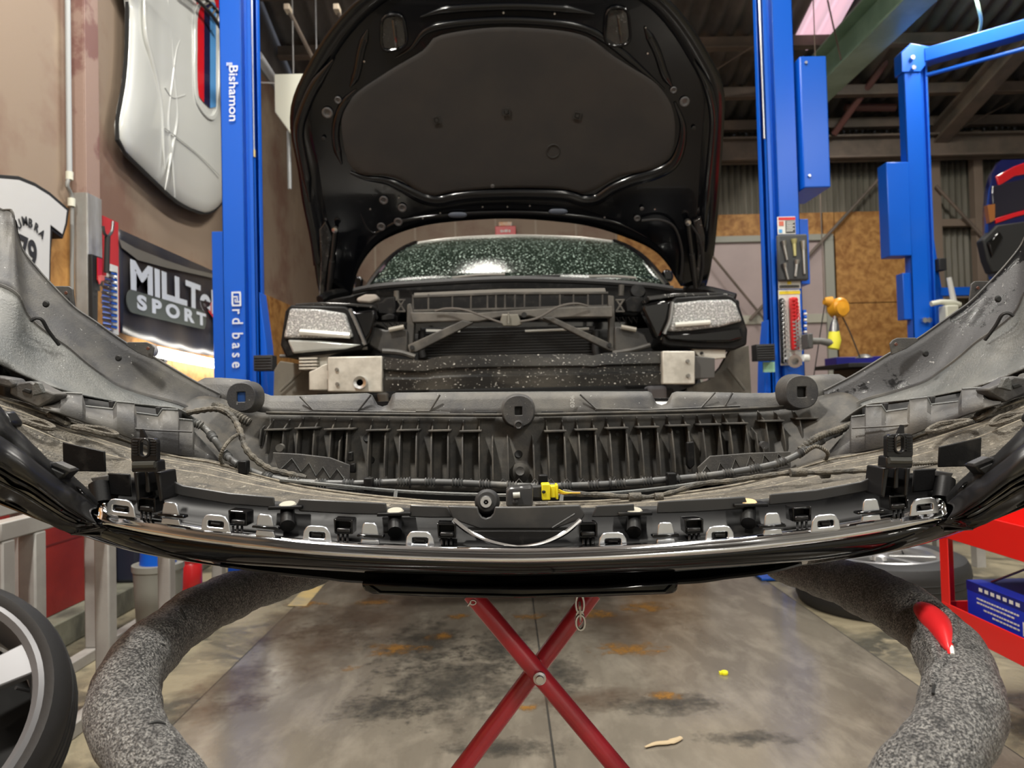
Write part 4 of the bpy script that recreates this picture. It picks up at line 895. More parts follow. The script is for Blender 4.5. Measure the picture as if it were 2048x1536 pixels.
MB().lathe([(.0, .0), (.0131, .0)], q + Vector((0, .004, 0)), (0, 1, 0), 20).build('socket_bore', BLK, be)
slab('crash_can', [(618, 744), (632, 738), (645, 730), (660, 726), (660, 780), (618, 780)], 2.76, .14, ALU)
slab('crash_can', [(1388, 712), (1430, 716), (1430, 756), (1388, 758)], 2.76, .14, mat('can_dark', (.07, .068, .065), .5))
for k in range(4):
    a = P(598, 717 + 6.5 * k, 2.8); b = P(634, 719 + 6.5 * k, 2.8); MB().bb((a.x, 2.8, a.z - .004), (b.x, 2.9, a.z + .003)).build('fender_bracket', ALU, t)
slab('bracket_block', [(620, 716), (655, 712), (655, 740), (640, 742), (622, 736)], 2.84, .03, ALU, bevel=.003)
slab('bracket_block', [(1384, 698), (1430, 700), (1452, 700), (1452, 716), (1420, 720), (1400, 716)], 2.84, .03, ALU, bevel=.004)
q = P(1404, 706, 2.83); MB().cyl(q, q + Vector((0, .012, 0)), .006, n=10).build('bolt_hole', BLK, t)
MB().tube(cat([P(560, 712, 2.84), P(640, 712, 2.84), P(690, 700, 2.84), P(735, 696, 2.84)], 20), .007, 8).build('lower_rail', PC, t)
MB().tube(cat([P(1322, 676, 2.84), P(1350, 690, 2.84), P(1400, 696, 2.84), P(1450, 698, 2.84)], 20), .007, 8).build('lower_rail', ALU, t)
MB().tube(cat([P(765, 702, 2.84), P(800, 705, 2.84), P(830, 714, 2.84)], 12), .012, 8).build('air_deflector', PC, t)
MB().tube(cat([P(1225, 706, 2.84), P(1265, 700, 2.84), P(1300, 690, 2.84)], 12), .010, 8).build('air_deflector', PC, t)
# pieces below the beam seen through the notches
slab('washer_bottle', [(1295, 772), (1335, 770), (1336, 800), (1325, 812), (1300, 812)], 2.85, .1, mat('bottle_white', (.22, .22, .24), .6), bevel=.02)
slab('under_hook', [(752, 785), (775, 785), (778, 815), (760, 820)], 2.85, .05, mat('hook_grey', (.2, .19, .17), .6), bevel=.01)
MB().bb((-.65, 2.86, .80), (.68, 2.98, P(1000, 785, 2.9).z)).build('lower_crossmember', BLK, t, bevel=.01)
MB().bb((-.8, 2.98, .75), (.8, 3.1, 1.06)).build('lower_front', BLK, t, bevel=.01)
MB().bb((-.55, 3.05, .70), (.55, 7.0, .80)).build('floor_pan', BLK, t, bevel=.01)
# --- bonnet ----------------------------------------------------------------------------
pa_, pb_ = P(1015, 590, 3.42), P(1015, 0, 2.62)
NX = Vector((1, 0, 0)); UP = (pb_ - pa_).normalized(); NN = NX.cross(UP)       # NN points to the camera side or away
if NN.y > 0: NN = -NN
def HP(px, py, off=0):
    """point of the bonnet plane seen at (px, py), lifted by off towards the inside face"""
    d = CM.to_3x3() @ Vector(((px - 1024) / F, -(py - 768) / F, -1)); o = Vector((0, 0, H))
    k = (pa_ - o).dot(NN) / d.dot(NN); p = o + d * k
    return p + NN * off
hl = t_h = MB()
outer = [(640, 592), (632, 560), (622, 480), (606, 400), (596, 330), (583, 262), (583, 215), (592, 180), (608, 145), (632, 100), (662, 55), (700, 12), (745, -25), (805, -58), (900, -82), (1015, -92), (1130, -88), (1230, -65), (1300, -30), (1345, 5), (1385, 55), (1415, 105), (1438, 150), (1447, 190), (1446, 240), (1441, 320), (1436, 400), (1429, 480), (1421, 540), (1413, 572)]
arch = [(1362, 574), (1350, 555), (1335, 530), (1310, 505), (1270, 485), (1200, 462), (1130, 450), (1015, 443), (900, 449), (830, 460), (770, 482), (738, 508), (715, 545), (703, 588), (692, 592)]
oc = [Vector((x, y, 0)) for x, y in outer]; ac = [Vector((x, y, 0)) for x, y in arch]
oc = cat(oc, 90); ac = cat(ac, 50)
allc = oc + ac
ctr = Vector((1015, 300, 0))
def bulge(x, y):   # crown of the bonnet, away from the camera side at the middle
    return -.035 * (1 - ((x - 1015) / 440) ** 2)
def HB(x, y, off=0): return HP(x, y, off + bulge(x, y))
# skin built as matched strips between the outer edge and the arch: left leg, top, right leg
inner_l = cat([Vector(q) for q in [(692, 592, 0), (703, 588, 0), (715, 545, 0), (738, 508, 0), (770, 482, 0), (830, 460, 0), (900, 449, 0), (1015, 443, 0), (1130, 450, 0), (1200, 462, 0), (1270, 485, 0), (1310, 505, 0), (1335, 530, 0), (1350, 555, 0), (1362, 574, 0)]], 90)
rows = []
for f_ in [i / 14 for i in range(15)]:
    rows.append([HB(*(oc[i].lerp(inner_l[i], f_)).xy[:]) for i in range(90)])
bon = MB().grid(rows).build('bonnet', HOODB, t, solid=.012, off=0)
# outer lip around the edge, wide flat band with a rolled edge
rows = []
def inward(i, d):
    p = oc[i]; q = (Vector((1015, 290, 0)) - p); return p + q.normalized() * d
for d, off in ((0, .0), (0, .022), (6, .028), (22, .026), (34, .016), (40, .008)):
    rows.append([HB(*inward(i, d).xy[:], off) for i in range(3, 87)])
MB().grid(rows).build('rolled_edge', HOODB, bon, ang=60)
def ridge(name, pts, r, mt=HOODB, off=.015, flat=.6, n=60, taper=True):
    p = cat([HB(x, y, off) for x, y in pts], n)
    rr = [r * (min(1, 6 * i / n, 6 * (n - 1 - i) / n) * .8 + .2) if taper else r for i in range(n)]
    return MB().tube(p, rr, 12, up=NN, flat=flat).build(name, mt, bon)
ridge('pressed_ridge', [(668, 118), (630, 172), (607, 225), (600, 262), (605, 300), (614, 345), (622, 400)], .022, off=.03)
ridge('pressed_ridge', [(1385, 120), (1412, 170), (1424, 230), (1420, 300), (1412, 380), (1406, 450)], .018, off=.03)
ridge('pressed_ridge', [(700, 346), (730, 358), (775, 366), (815, 385), (850, 402), (880, 406), (910, 400), (960, 395), (1050, 393), (1130, 396), (1165, 405), (1195, 402), (1225, 382), (1265, 364), (1310, 350), (1345, 330), (1362, 295), (1366, 250), (1350, 205)], .026, off=.012, n=120)
ridge('pressed_ridge', [(683, 330), (672, 290), (672, 250), (685, 212), (712, 180)], .016, off=.01)
ridge('pressed_ridge', [(790, 118), (820, 100), (850, 66), (900, 52), (1000, 44), (1100, 48), (1170, 60), (1215, 84), (1270, 128), (1330, 180)], .014, off=.012, n=90)
ridge('pressed_ridge', [(840, 36), (900, 22), (1015, 16), (1120, 20), (1190, 30)], .014, off=.01)
ridge('pressed_ridge', [(720, 430), (745, 470), (800, 448), (900, 436), (1015, 431), (1130, 436), (1230, 450), (1295, 478)], .012, off=.006, n=80)
ridge('pressed_ridge', [(735, 60), (722, 100), (712, 150), (700, 175)], .016, off=.012)
ridge('pressed_ridge', [(1290, 55), (1315, 105), (1330, 150), (1345, 175)], .016, off=.012)
# insulation pad
pad = [(683, 255), (690, 215), (715, 185), (760, 155), (800, 130), (848, 102), (868, 78), (920, 65), (1000, 57), (1100, 61), (1165, 72), (1200, 92), (1230, 115), (1270, 140), (1310, 165), (1340, 205), (1350, 250), (1345, 300), (1325, 330), (1290, 344), (1240, 355), (1200, 378), (1170, 390), (1150, 386), (1110, 380), (1000, 380), (900, 388), (870, 395), (840, 388), (800, 362), (760, 352), (720, 350), (695, 320)]
pc = cat([Vector((x, y, 0)) for x, y in pad], 100, True); cc = Vector((1015, 230, 0))
rows = []
for f_, off in ((1.0, .002), (1.0, .014), (.985, .018), (.95, .019), (.8, .018), (.6, .016), (.4, .014), (.2, .013), (.01, .013)):
    r = [HB(*(cc + (p - cc) * f_).xy[:], off) for p in pc]; r.append(r[0].copy()); rows.append(r)
MB().grid(rows).build('insulation_pad', PADM, bon, ang=60)
PADD = mat('pad_dent', (.022, .022, .021), .7)
for px, py, rot in ((873, 242, .25), (1013, 226, 0), (1155, 233, -.25)):
    for r1, r2, off, nm in ((.022, .014, .017, 'pad_dimple'), (.009, .0005, .02, 'pad_stud')):
        c0 = HB(px, py, off); q = [c0 + (NX * math.cos(g) + UP * math.sin(g)) * r1 for g in [rot + math.pi / 4 + k * math.pi / 2 for k in range(4)]]
        q2 = [c0 + (NX * math.cos(g) + UP * math.sin(g)) * r2 for g in [rot + math.pi / 4 + k * math.pi / 2 for k in range(4)]]
        MB().ring(q, q2, NN * .003, 16).build(nm, PADD, bon)
c0 = HB(1107, 305, .016); MB().tube([c0 + (NX * math.cos(g) + UP * math.sin(g)) * .028 for g in [2 * math.pi * k / 24 for k in range(24)]], .003, 6, closed=True).build('round_dimple', PADD, bon)
# recesses near the front of the bonnet, bosses, plugs
WETB = mat('wet_black_metal', (.01, .01, .011), .08, c2=(.12, .12, .12), sc=45, lo=.6, hi=.7, coat=1, bump=.5, bsc=60)
for pts in ([(766, 38), (800, 32), (810, 60), (811, 90), (790, 100), (765, 96)], [(1217, 22), (1252, 20), (1259, 50), (1259, 82), (1240, 92), (1212, 84)]):
    m = cat([HB(x, y, .02) for x, y in pts], 24, True)
    MB().tube(m, .006, 8, closed=True).build('latch_pocket', HOODB, bon)
    MB().prism([HB(x, y, .012) for x, y in pts], NN * .006).build('pocket_plate', WETB, bon)
    cx = sum(p[0] for p in pts) / 6; cy = sum(p[1] for p in pts) / 6
    MB().tube([HB(cx - 4, cy - 30, .03), HB(cx, cy, .034), HB(cx + 3, cy + 26, .03)], .005, 6).build('striker_wire', SILVER if False else WETB, bon)
BOS = mat('boss_grey', (.11, .11, .115), .35, .3)
for px, py, r in ((767, 402, .019), (804, 418, .019), (796, 446, .019), (762, 455, .019), (655, 225, .022), (676, 200, .014), (1347, 180, .013), (1369, 203, .02), (1275, 438, .014)):
    c0 = HB(px, py, .012); MB().lathe([(r * .45, .002), (r * .5, .006), (r * .8, .008), (r, .006), (r, 0)], c0, NN, 20).build('round_boss', BOS, bon)
for px, py in ((648, 276), (1387, 255), (985, 375), (1284, 418)): c0 = HB(px, py, .02); MB().lathe([(0, .002), (.008, .001), (.009, 0)], c0, NN, 14).build('screw_hole', BLK if py < 300 else BOS, bon)
for px, py in ((915, 434), (1117, 427)):
    MB().tube([HB(px - 19 + 38 * k / 14, py, .012) for k in range(15)], [.001 + .0125 * max(0, 1 - abs(k / 7 - 1) ** 3) ** .5 for k in range(15)], 14, up=NN, flat=.5).build('oval_plug', mat('plug_blue_grey', (.09, .11, .15), .35) if 'plug_blue_grey' not in bpy.data.materials else bpy.data.materials['plug_blue_grey'], bon)
for px, py in ((740, 420), (797, 398), (880, 430), (845, 440), (1015, 418), (965, 418), (1060, 416), (1210, 438), (1310, 420), (950, 50), (1110, 30), (1007, 28), (1292, 57), (1296, 108), (727, 72), (728, 124)):
    c0 = HB(px, py, .012); MB().lathe([(0, .003), (.0035, .002), (.004, 0)], c0, NN, 8).build('small_rivet', SILVER, bon)
# gas struts, hinges, hose
ST = mat('strut_black', (.05, .05, .05), .3, .5)
for A, B, C in (((673, 452), (660, 530), (657, 592)), ((1372, 437), (1383, 510), (1393, 580))):
    a = HB(*A, .05); b = P(*B, 3.3); c = P(*C, 3.4)
    s = MB().tube([a, a.lerp(c, .5)], .009, 10).build('gas_strut', ST, t)
    MB().tube([a.lerp(c, .45), c], .013, 10).build('strut_body', ST, s); MB().lathe([(0, -.015), (.013, -.01), (.015, 0), (.013, .01), (0, .015)], a, NN, 12).build('ball_joint', SILVER, s)
for pts in ([(640, 455), (652, 440), (666, 470), (655, 540), (650, 592), (640, 590), (643, 520)], [(1385, 440), (1400, 430), (1408, 470), (1405, 540), (1400, 575), (1388, 572), (1393, 500)]):
    MB().prism([HB(x, y, .03) for x, y in pts], NN * -.02).build('bonnet_hinge', WETB, t, bevel=.004)
MB().tube(cat([HB(1283, 440, .03), HB(1320, 436, .04), HB(1348, 452, .04), HB(1362, 500, .04), P(1362, 560, 3.36)], 40), .006, 8).build('washer_hose', RUB, bon)
MB().tube(cat([HB(1372, 435, .04), HB(1395, 470, .05), HB(1402, 520, .05), P(1398, 575, 3.38)], 30), .005, 6).build('cable', RUB, bon)
for pst in [o for o in bpy.data.objects if o.name.startswith('lift_post')]:
    s = 1 if pst.location.x > 0 else -1; xi = abs(pst.location.x) - .02
    for y in (3.75, 4.6):
        a = Vector((s * xi, 4.02, .665)); b = Vector((s * .62, y, .665)); d = b - a
        MB().box((a + b) / 2, (d.length, .09, .06), Matrix.Rotation(math.atan2(d.y, d.x), 3, 'Z')).build('lift_arm', BLUE, pst, bevel=.006)
# ================================================================ THE LOOSE FRONT BUMPER
bz = P(1044, 1190, .86)
bp = thing('front_bumper', 'loose black front bumper lying face down on the red stand, chrome strip nearest', 'car bumper', (0, .95, bz.z))
def mx(l):
    return [(2088 - q[0], q[1] - 10 * min(1, abs(1044 - q[0]) / 900)) + tuple(q[2:]) for q in l]
def both(fn, *lists, **k):
    fn(*lists, **k); fn(*[mx(l) for l in lists], **k)
def loft(name, A, B, mt, n=50, m=6, bul=None, root=None, solid=.0025, rip=None, smoothx=True, off=0, ang=45):
    a = cat(M3(A), n) if smoothx else M3(A); b = cat(M3(B), n) if smoothx else M3(B); rows = []
    for k in range(m + 1):
        f_ = k / m; d = Vector((0, 0, 0))
        if bul: d = Vector(bul) * math.sin(math.pi * f_)
        r = [a[i].lerp(b[i], f_) + d for i in range(len(a))]
        if rip: r = [q + Vector((0, -rip[2] * .3, rip[2])) * math.sin(rip[0] * f_ * 6.283 + rip[1]) * (1 if 0 < f_ < 1 else 0) for q in r]
        rows.append(r)
    return MB().grid(rows).build(name, mt, root or bp, solid=solid, off=off, ang=ang)
def pr(name, pts, Y, d, mt, root=None, bevel=.0012, dz=0):
    return MB().prism([P(x, y, Y) for x, y in pts], (0, d, dz)).build(name, mt, root or bp, bevel=bevel)
# ---- inside faces, left half and its counterpart
archT = [(-60, 380, 1.20), (0, 420, 1.22), (23, 423, 1.22), (30, 459, 1.22), (44, 500, 1.23), (73, 538, 1.24), (103, 571, 1.25), (149, 617, 1.26), (187, 643, 1.27), (255, 690, 1.28), (305, 715, 1.29), (352, 743, 1.30), (390, 765, 1.31), (440, 790, 1.32)]
archB = [(-60, 540, 1.10), (-20, 565, 1.12), (10, 575, 1.13), (35, 592, 1.14), (50, 625, 1.15), (67, 646, 1.16), (100, 672, 1.18), (135, 696, 1.20), (170, 726, 1.22), (205, 752, 1.24), (240, 774, 1.25), (300, 793, 1.27), (363, 810, 1.28), (430, 845, 1.30)]
panB = [(-60, 705, .96), (-20, 720, .98), (0, 728, 1.0), (25, 740, 1.02), (50, 752, 1.03), (85, 767, 1.05), (117, 778, 1.06), (145, 786, 1.08), (176, 793, 1.1), (220, 801, 1.13), (264, 807, 1.15), (315, 812, 1.19), (363, 820, 1.22), (420, 860, 1.26)]
def fl(a): 
    loft('arch_flange', a, archBm, PLG, n=60, m=8, bul=(0, .0, -.012))
for s in (0, 1):
    f_ = mx if s else (lambda l: l)
    A, B, C = f_(archT), f_(archB), f_(panB)
    loft('arch_flange', A, B, PLG if not s else mat('wet_flange', (.06, .06, .063), .5, c2=(.010, .010, .011), sc=9, lo=.53, hi=.555, c3=(.36, .36, .35), sc3=150, lo3=.68, hi3=.71, bump=.15, bsc=300, rv=-.3, spec=.35), n=70, m=8, bul=(0, 0, -.014))
    loft('side_panel', B, C, PLG2, n=60, m=8, bul=(0, 0, -.02))
    MB().tube(cat(M3(B), 70), .004, 6).build('moulded_bead', PLG, bp)
    MB().tube([q + Vector((0, .0, .0015)) for q in cat(M3(A), 80)], .0025, 6).build('moulded_bead', PLG, bp)
    # tabs on the outer edge
    for tb in ([(100, 573), (108, 572), (138, 572), (145, 578), (150, 622), (125, 605)], [(250, 690), (256, 684), (293, 684), (302, 688), (308, 695), (304, 718), (275, 706)]):
        q = pr('fixing_tab', f_(tb), 1.262, .004, PLG)
    for px, py in ((132, 586), (296, 697)):
        c0 = f_([(px, py)])[0]; c = P(c0[0], c0[1], 1.258); MB().lathe([(0, -.001), (.0025, -.001), (.0032, 0)], c, (0, 1, 0), 12).build('screw_hole', mat('rusty', (.10, .035, .02), .5) if 'rusty' not in bpy.data.materials else bpy.data.materials['rusty'], bp)
    for px, py, Yd in ((92, 608, 1.2), (237, 716, 1.255)):
        c0 = f_([(px, py)])[0]; c = P(c0[0], c0[1], Yd - .035); MB().lathe([(0, -.002), (.0035, -.002), (.006, 0)], c, (0, 1, 0), 12).build('screw_hole', BLK, bp)
    # reinforcing swage on the arch flange
    sw = f_([(62, 642, 1.13), (72, 636, 1.13), (84, 640, 1.135), (97, 662, 1.15), (118, 690, 1.17)])
    MB().tube(cat(M3(sw), 24), .003, 6).build('moulded_bead', RUB, bp)
    # stepped guide bracket: face with castellated top
    steps = [(86, 813, 818), (118, 796, 826), (122, 786, 828), (163, 788, 842), (170, 813, 845), (226, 819, 862), (234, 804, 866), (267, 807, 879), (272, 826, 881), (316, 832, 900), (325, 819, 903), (355, 820, 909), (357, 838, 910), (384, 841, 914), (387, 864, 917), (410, 890, 922), (437, 920, 925)]
    def gy(x): return 1.0 + (x - 88) / 349 * .16
    ta = [(x, a, gy(x)) for x, a, b in steps]; tb = [(x, max(b, a + 4), gy(x) - .03) for x, a, b in steps]
    loft('guide_bracket', f_(ta), f_(tb), PLG, m=2, smoothx=False, solid=.003, ang=8)
    MB().tube([q + Vector((0, -.001, 0)) for q in M3(f_(ta))], .0022, 5).build('bracket_edge', PLG2, bp)
    MB().tube(cat(M3(f_([(176, 836, 1.02), (264, 857, 1.06), (384, 864, 1.11)])), 20), .0016, 5).build('bracket_edge', PLG, bp)
    # recess behind the castellations
    loft('bracket_recess', f_([(0, 760, 1.04), (60, 772, 1.05), (120, 786, 1.08), (176, 798, 1.1), (264, 812, 1.14), (363, 824, 1.2)]), f_([(0, 800, 1.03), (60, 815, 1.04), (120, 830, 1.06), (176, 842, 1.09), (264, 866, 1.12), (363, 880, 1.17)]), PLB, n=30, m=3)
    for cx in ((222, 800), (316, 812), (228, 806)):
        x, y = cx; pr('recess_block', f_([(x - 6, y + 2), (x + 3, y + 2), (x + 3, y + 18), (x - 4, y + 16)]), gy(x) + .015, .015, RUB)
    # clip housing at the outer end
    pr('clip_housing', f_([(20, 772), (40, 764), (60, 762), (84, 776), (112, 788), (104, 800), (76, 816), (40, 800), (18, 788)]), .985, .03, PLG, bevel=.003)
    pr('clip_window', f_([(42, 782), (50, 776), (62, 780), (60, 788)]), .983, .003, BLK)
    pr('clip_tongue', f_([(64, 772), (70, 764), (78, 766), (86, 786), (64, 792)]), .972, .008, PLG2)
    pr('clip_housing', f_([(-30, 748), (20, 756), (30, 770), (20, 776), (-30, 764)]), .98, .03, PLG, bevel=.003)
    # dusty ledge
    F_ = [(-60, 765, .98), (0, 791, 1.0), (44, 804, 1.01), (88, 818, 1.02), (130, 832, 1.03), (176, 846, 1.05), (215, 860, 1.065), (258, 876, 1.08), (290, 889, 1.09), (322, 902, 1.1), (380, 914, 1.115), (437, 924, 1.13), (542, 955, 1.12), (614, 973, 1.1), (700, 986, 1.08), (798, 997, 1.06), (890, 1004, 1.04), (1044, 1006, 1.03)]
    G_ = [(-60, 880, .87), (0, 900, .87), (44, 925, .875), (97, 955, .885), (135, 970, .89), (180, 980, .89), (220, 984, .89), (275, 986, .89), (331, 990, .89), (366, 996, .89), (410, 1002, .89), (457, 1008, .89), (548, 1016, .89), (614, 1022, .89), (700, 1028, .89), (798, 1032, .89), (890, 1036, .89), (1044, 1040, .89)]
    loft('fascia_ledge', f_(F_), f_(G_), DUST, n=110, m=22, rip=(4.5, .5, .0022), ang=70, solid=.002)
    for fr, r in ((.10, .0014), (.24, .0016), (.29, .0010), (.45, .0016)):
        a = cat(M3(f_(F_)), 90); b = cat(M3(f_(G_)), 90)
        MB().tube([a[i].lerp(b[i], fr) + Vector((0, 0, .002)) for i in range(0, 86)], r, 5).build('ledge_rib', mat('pale_dirt', (.27, .24, .185), .8, c2=(.14, .12, .095), sc=60) if 'pale_dirt' not in bpy.data.materials else bpy.data.materials['pale_dirt'], bp)
    # pits in the ledge
    for px, py, Yd, a_, b_ in ((70, 848, .95, .022, .008), (190, 862, .985, .028, .010), (118, 838, 1.0, .012, .005)):
        c0 = f_([(px, py)])[0]; c = P(c0[0], c0[1], Yd)
        MB().tube([c + Vector((a_ * math.cos(g), b_ * 2 * math.sin(g), (-.010 if (f_([(1, 0)])[0][0] > 1000) == (math.cos(g) < 0) else .004) * abs(math.cos(g)) + .003)) for g in [6.283 * k / 20 for k in range(20)]], .0035, 6, closed=True).build('ledge_pit', DUST, bp)
    # dark flap
    pr('dark_flap', f_([(124, 884), (209, 903), (211, 944), (126, 942)]), .868, .003, PLB)
    pr('dark_flap', f_([(214, 946), (260, 948), (263, 994), (219, 990)]), .862, .003, PLB, bevel=.003)
    pr('end_shelf', f_([(180, 956), (216, 950), (216, 962), (186, 966)]), .86, .03, PLG)
    c0, c1 = f_([(197, 968)])[0], f_([(203, 1008)])[0]
    MB().tube([P(c0[0], c0[1], .86), P(c1[0], c1[1], .85)], .011, 14).build('screw_column', PLB, bp)
# ---- valance with ribs
vt = [(360, 800, 1.30), (400, 790, 1.31), (450, 800, 1.32), (500, 820, 1.32), (560, 828, 1.32), (700, 831, 1.32), (860, 832, 1.32), (1044, 832, 1.32)]
vb = [(380, 880, 1.20), (437, 925, 1.21), (500, 950, 1.24), (560, 962, 1.27), (640, 968, 1.28), (740, 976, 1.28), (880, 982, 1.28), (1044, 984, 1.28)]
VT = vt + mx(vt)[::-1][1:]; VB = vb + mx(vb)[::-1][1:]
loft('valance_panel', VT, VB, RIBM, n=120, m=10)
fT = [(372, 754), (395, 765), (410, 757), (440, 757), (469, 759), (498, 762), (507, 768), (516, 778), (528, 788), (542, 793), (560, 793), (586, 793), (640, 791), (735, 788), (743, 791), (748, 800), (754, 811), (765, 815), (776, 811), (782, 800), (786, 790), (792, 787), (900, 786), (1044, 785)]
fB = [(360, 800), (395, 795), (415, 797), (440, 800), (469, 808), (498, 820), (507, 822), (516, 824), (528, 826), (542, 827), (560, 828), (586, 829), (640, 830), (735, 831), (743, 831), (748, 831), (754, 831), (765, 831), (776, 831), (782, 831), (786, 831), (792, 831), (900, 832), (1044, 832)]
a = [(x, y, 1.34) for x, y in fT]; b = [(x, y, 1.32) for x, y in fB]
loft('top_flange', a + mx(a)[::-1][1:], b + mx(b)[::-1][1:], PLG, m=3, smoothx=False, solid=.003)
a3 = M3(a) + M3(mx(a)[::-1][1:])
MB().tube(a3, .0016, 5).build('flange_edge', PLG2, bp)
for pts in ([(540, 827), (700, 829), (900, 831), (1044, 831), (1188, 828), (1388, 823), (1560, 815)],):
    m = MB(); q = cat([P(x, y, 1.315) for x, y in pts], 60)
    m.grid([q, [p + Vector((0, -.022, .002)) for p in q]]); m.build('valance_lip', RIBM, bp, solid=.005)
# pressed lines in the flange
for pts in ([(600, 793), (626, 820), (700, 822), (716, 822), (742, 790)], [(832, 822), (860, 822), (880, 790)], [(1160, 789), (1192, 818), (1260, 819)], [(1430, 785), (1400, 818), (1370, 820)], [(1465, 786), (1450, 812)], [(600, 822), (800, 824), (900, 826)], [(1190, 820), (1300, 820), (1480, 812)]):
    MB().tube([P(x, y, 1.322) for x, y in pts], .002, 5).build('flange_swage', PLG, bp)
for px, py in ((972, 826), (1105, 825)): pr('flange_slot', [(px - 22, py - 3), (px + 22, py - 3), (px + 22, py + 3), (px - 22, py + 3)], 1.318, .003, BLK)
text('0306', .011, mat('mould_mark', (.6, .6, .58), .5), P(1145, 803, 1.318), (0, 0, 1), (-1, 0, 0), 'mould_number', bp, ext=.0004)
# round mounts
def mount(px, py, r, sq, Yd=1.30, rot=0):
    c = P(px, py, Yd - .03)
    out = [c + Vector((r * (abs(math.cos(g)) ** .88) * (1 if math.cos(g) > 0 else -1), 0, r * (abs(math.sin(g)) ** .88) * (1 if math.sin(g) > 0 else -1))) for g in [6.283 * k / 32 for k in range(32)]]
    inn = [c + Vector((sx * sq, 0, sz * sq * 1.15)) for sx, sz in ((1, 0), (1, 1), (0, 1), (-1, 1), (-1, 0), (-1, -1), (0, -1), (1, -1))]
    mnt = MB().ring(out, inn, (0, .006, 0), 32).build('sensor_mount', PLG, bp, bevel=.002)
    o2 = [q + Vector((0, .004, 0)) for q in out]; big = [c + (q - c) * 1.13 + Vector((0, .038, 0)) for q in out]
    MB().grid([o2 + [o2[0]], [c + (q - c) * 1.06 + Vector((0, .02, 0)) for q in out] + [c + (out[0] - c) * 1.06 + Vector((0, .02, 0))], big + [big[0]]]).build('mount_skirt', PLG, mnt)
    return mnt
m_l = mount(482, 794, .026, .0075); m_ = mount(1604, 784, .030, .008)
MB().bb((P(1593, 784, 1.279).x, 1.279, P(1604, 796, 1.279).z), (P(1615, 784, 1.279).x, 1.281, P(1604, 772, 1.279).z)).build('hole_backing', BLK, m_)  # black sheet added behind the hole, painting the shade inside it
MB().bb((P(472, 794, 1.279).x, 1.279, P(480, 804, 1.279).z), (P(492, 794, 1.279).x, 1.281, P(480, 782, 1.279).z)).build('blue_foam_plug', mat('blue_film', (.05, .18, .62), .5), m_l)
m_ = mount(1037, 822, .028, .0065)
MB().bb((P(1028, 822, 1.279).x, 1.279, P(1037, 832, 1.279).z), (P(1046, 822, 1.279).x, 1.281, P(1037, 812, 1.279).z)).build('hole_backing', BLK, m_)  # same added black sheet; the centre hole's inner shade is its colour
c = P(1037, 850, 1.27); MB().lathe([(.004, .003), (.006, .006), (.009, 0)], c, (0, -1, 0), 14).build('boss', PLG, bp)
# ribs: fins and shelves
def vy(y): return 1.32 - .04 * (y - 831) / 150
fin = MB(); 
def addfin(px, y0, y1, depth=.032, k0=.2):
    a = P(px, y0, vy(y0)); b = P(px, y1, vy(y1)); t_ = .0028
    prof = [a, a + Vector((0, -depth * k0, -.004)), a.lerp(b, .28) + Vector((0, -depth, 0)), a.lerp(b, .75) + Vector((0, -depth * 1.05, 0)), b + Vector((0, -depth * .9, 0)), b]
    prof = [Vector((a.x - t_ / 2, q.y, q.z)) for q in prof]
    MB().prism(prof, (t_, 0, 0)).build('rib', RIBM, bp, bevel=.0006)
def yb(x):
    u = abs(x - 1044); return 958 - 6 - (0 if u < 250 else (u - 250) * .16) - (0 if x < 1044 else 4)
def ytop(x): return 835 - (0 if x < 1044 else (x - 1044) * .02)
boxes = [(565, 858, 905), (624, 855, 920), (688, 857, 940), (762, 859, 950), (822, 859, 952), (883, 860, 954), (943, 861, 956), (1108, 861, 954), (1168, 858, 953), (1228, 855, 950), (1288, 853, 948), (1348, 850, 942), (1408, 848, 930), (1460, 846, 915), (1530, 841, 905), (1596, 836, 895)]
for cx, ys, ye in boxes:
    for dx in (-16, 16): addfin(cx + dx, ys - 22, ye, .036)
    if cx == 688: addfin(cx + 1, ys + 2, ye, .036)
    c = P(cx, ys, vy(ys)); wd = .020 if cx != 688 else .027
    MB().bb((c.x - wd, c.y - .042, c.z - .0015), (c.x + wd, c.y + .002, c.z + .0018)).build('rib_shelf', RIBM, bp, bevel=.0008)
    MB().bb((c.x - .013, c.y - .004, P(cx, ye - 2, vy(ye)).z), (c.x + .013, c.y + .002 , c.z - .004)).build('rib_pocket', PLB, bp) if False else None
    q = P(cx + 6, ys + 14, vy(ys + 14)) + Vector((0, -.003, 0)); MB().lathe([(0, .002), (.0032, .002), (.004, 0)], q, (0, -1, .4), 10).build('pocket_stud', PLG2, bp)
for px, y0, y1 in ((533, 845, 890), (985, 868, 957), (1015, 868, 957), (1065, 868, 957), (1500, 850, 905)): addfin(px, y0, y1, .028)
for px, py in ((1037, 908), (735, 876), (742, 920)): q = P(px, py, vy(py)) + Vector((0, -.003, 0)); MB().lathe([(.0, .0005), (.004, .001), (.0065, .002), (.0075, 0)], q, (0, -1, .3), 14).build('screw_hole', BLK, bp)
c = P(1040, 945, 1.28); MB().lathe([(.004, .012), (.008, .014), (.010, .010), (.018, 0)], c, (0, -1, .3), 20).build('boss', RIBM, bp)
for px, py in ((700, 915), (705, 938)): pr('clip', [(px - 5, py - 10), (px + 5, py - 12), (px + 6, py + 8), (px - 6, py + 8)], 1.235, .01, PLB, bevel=.002)
pr('clip', [(1374, 885), (1388, 883), (1390, 930), (1380, 940), (1374, 930)], 1.24, .012, PLB, bevel=.002)
for px, py in ((563, 895), (1525, 890)): q = P(px, py, 1.26); MB().lathe([(.003, .012), (.007, .012), (.007, 0)], q, (0, -1, 0), 14).build('screw_post', PLG, bp)
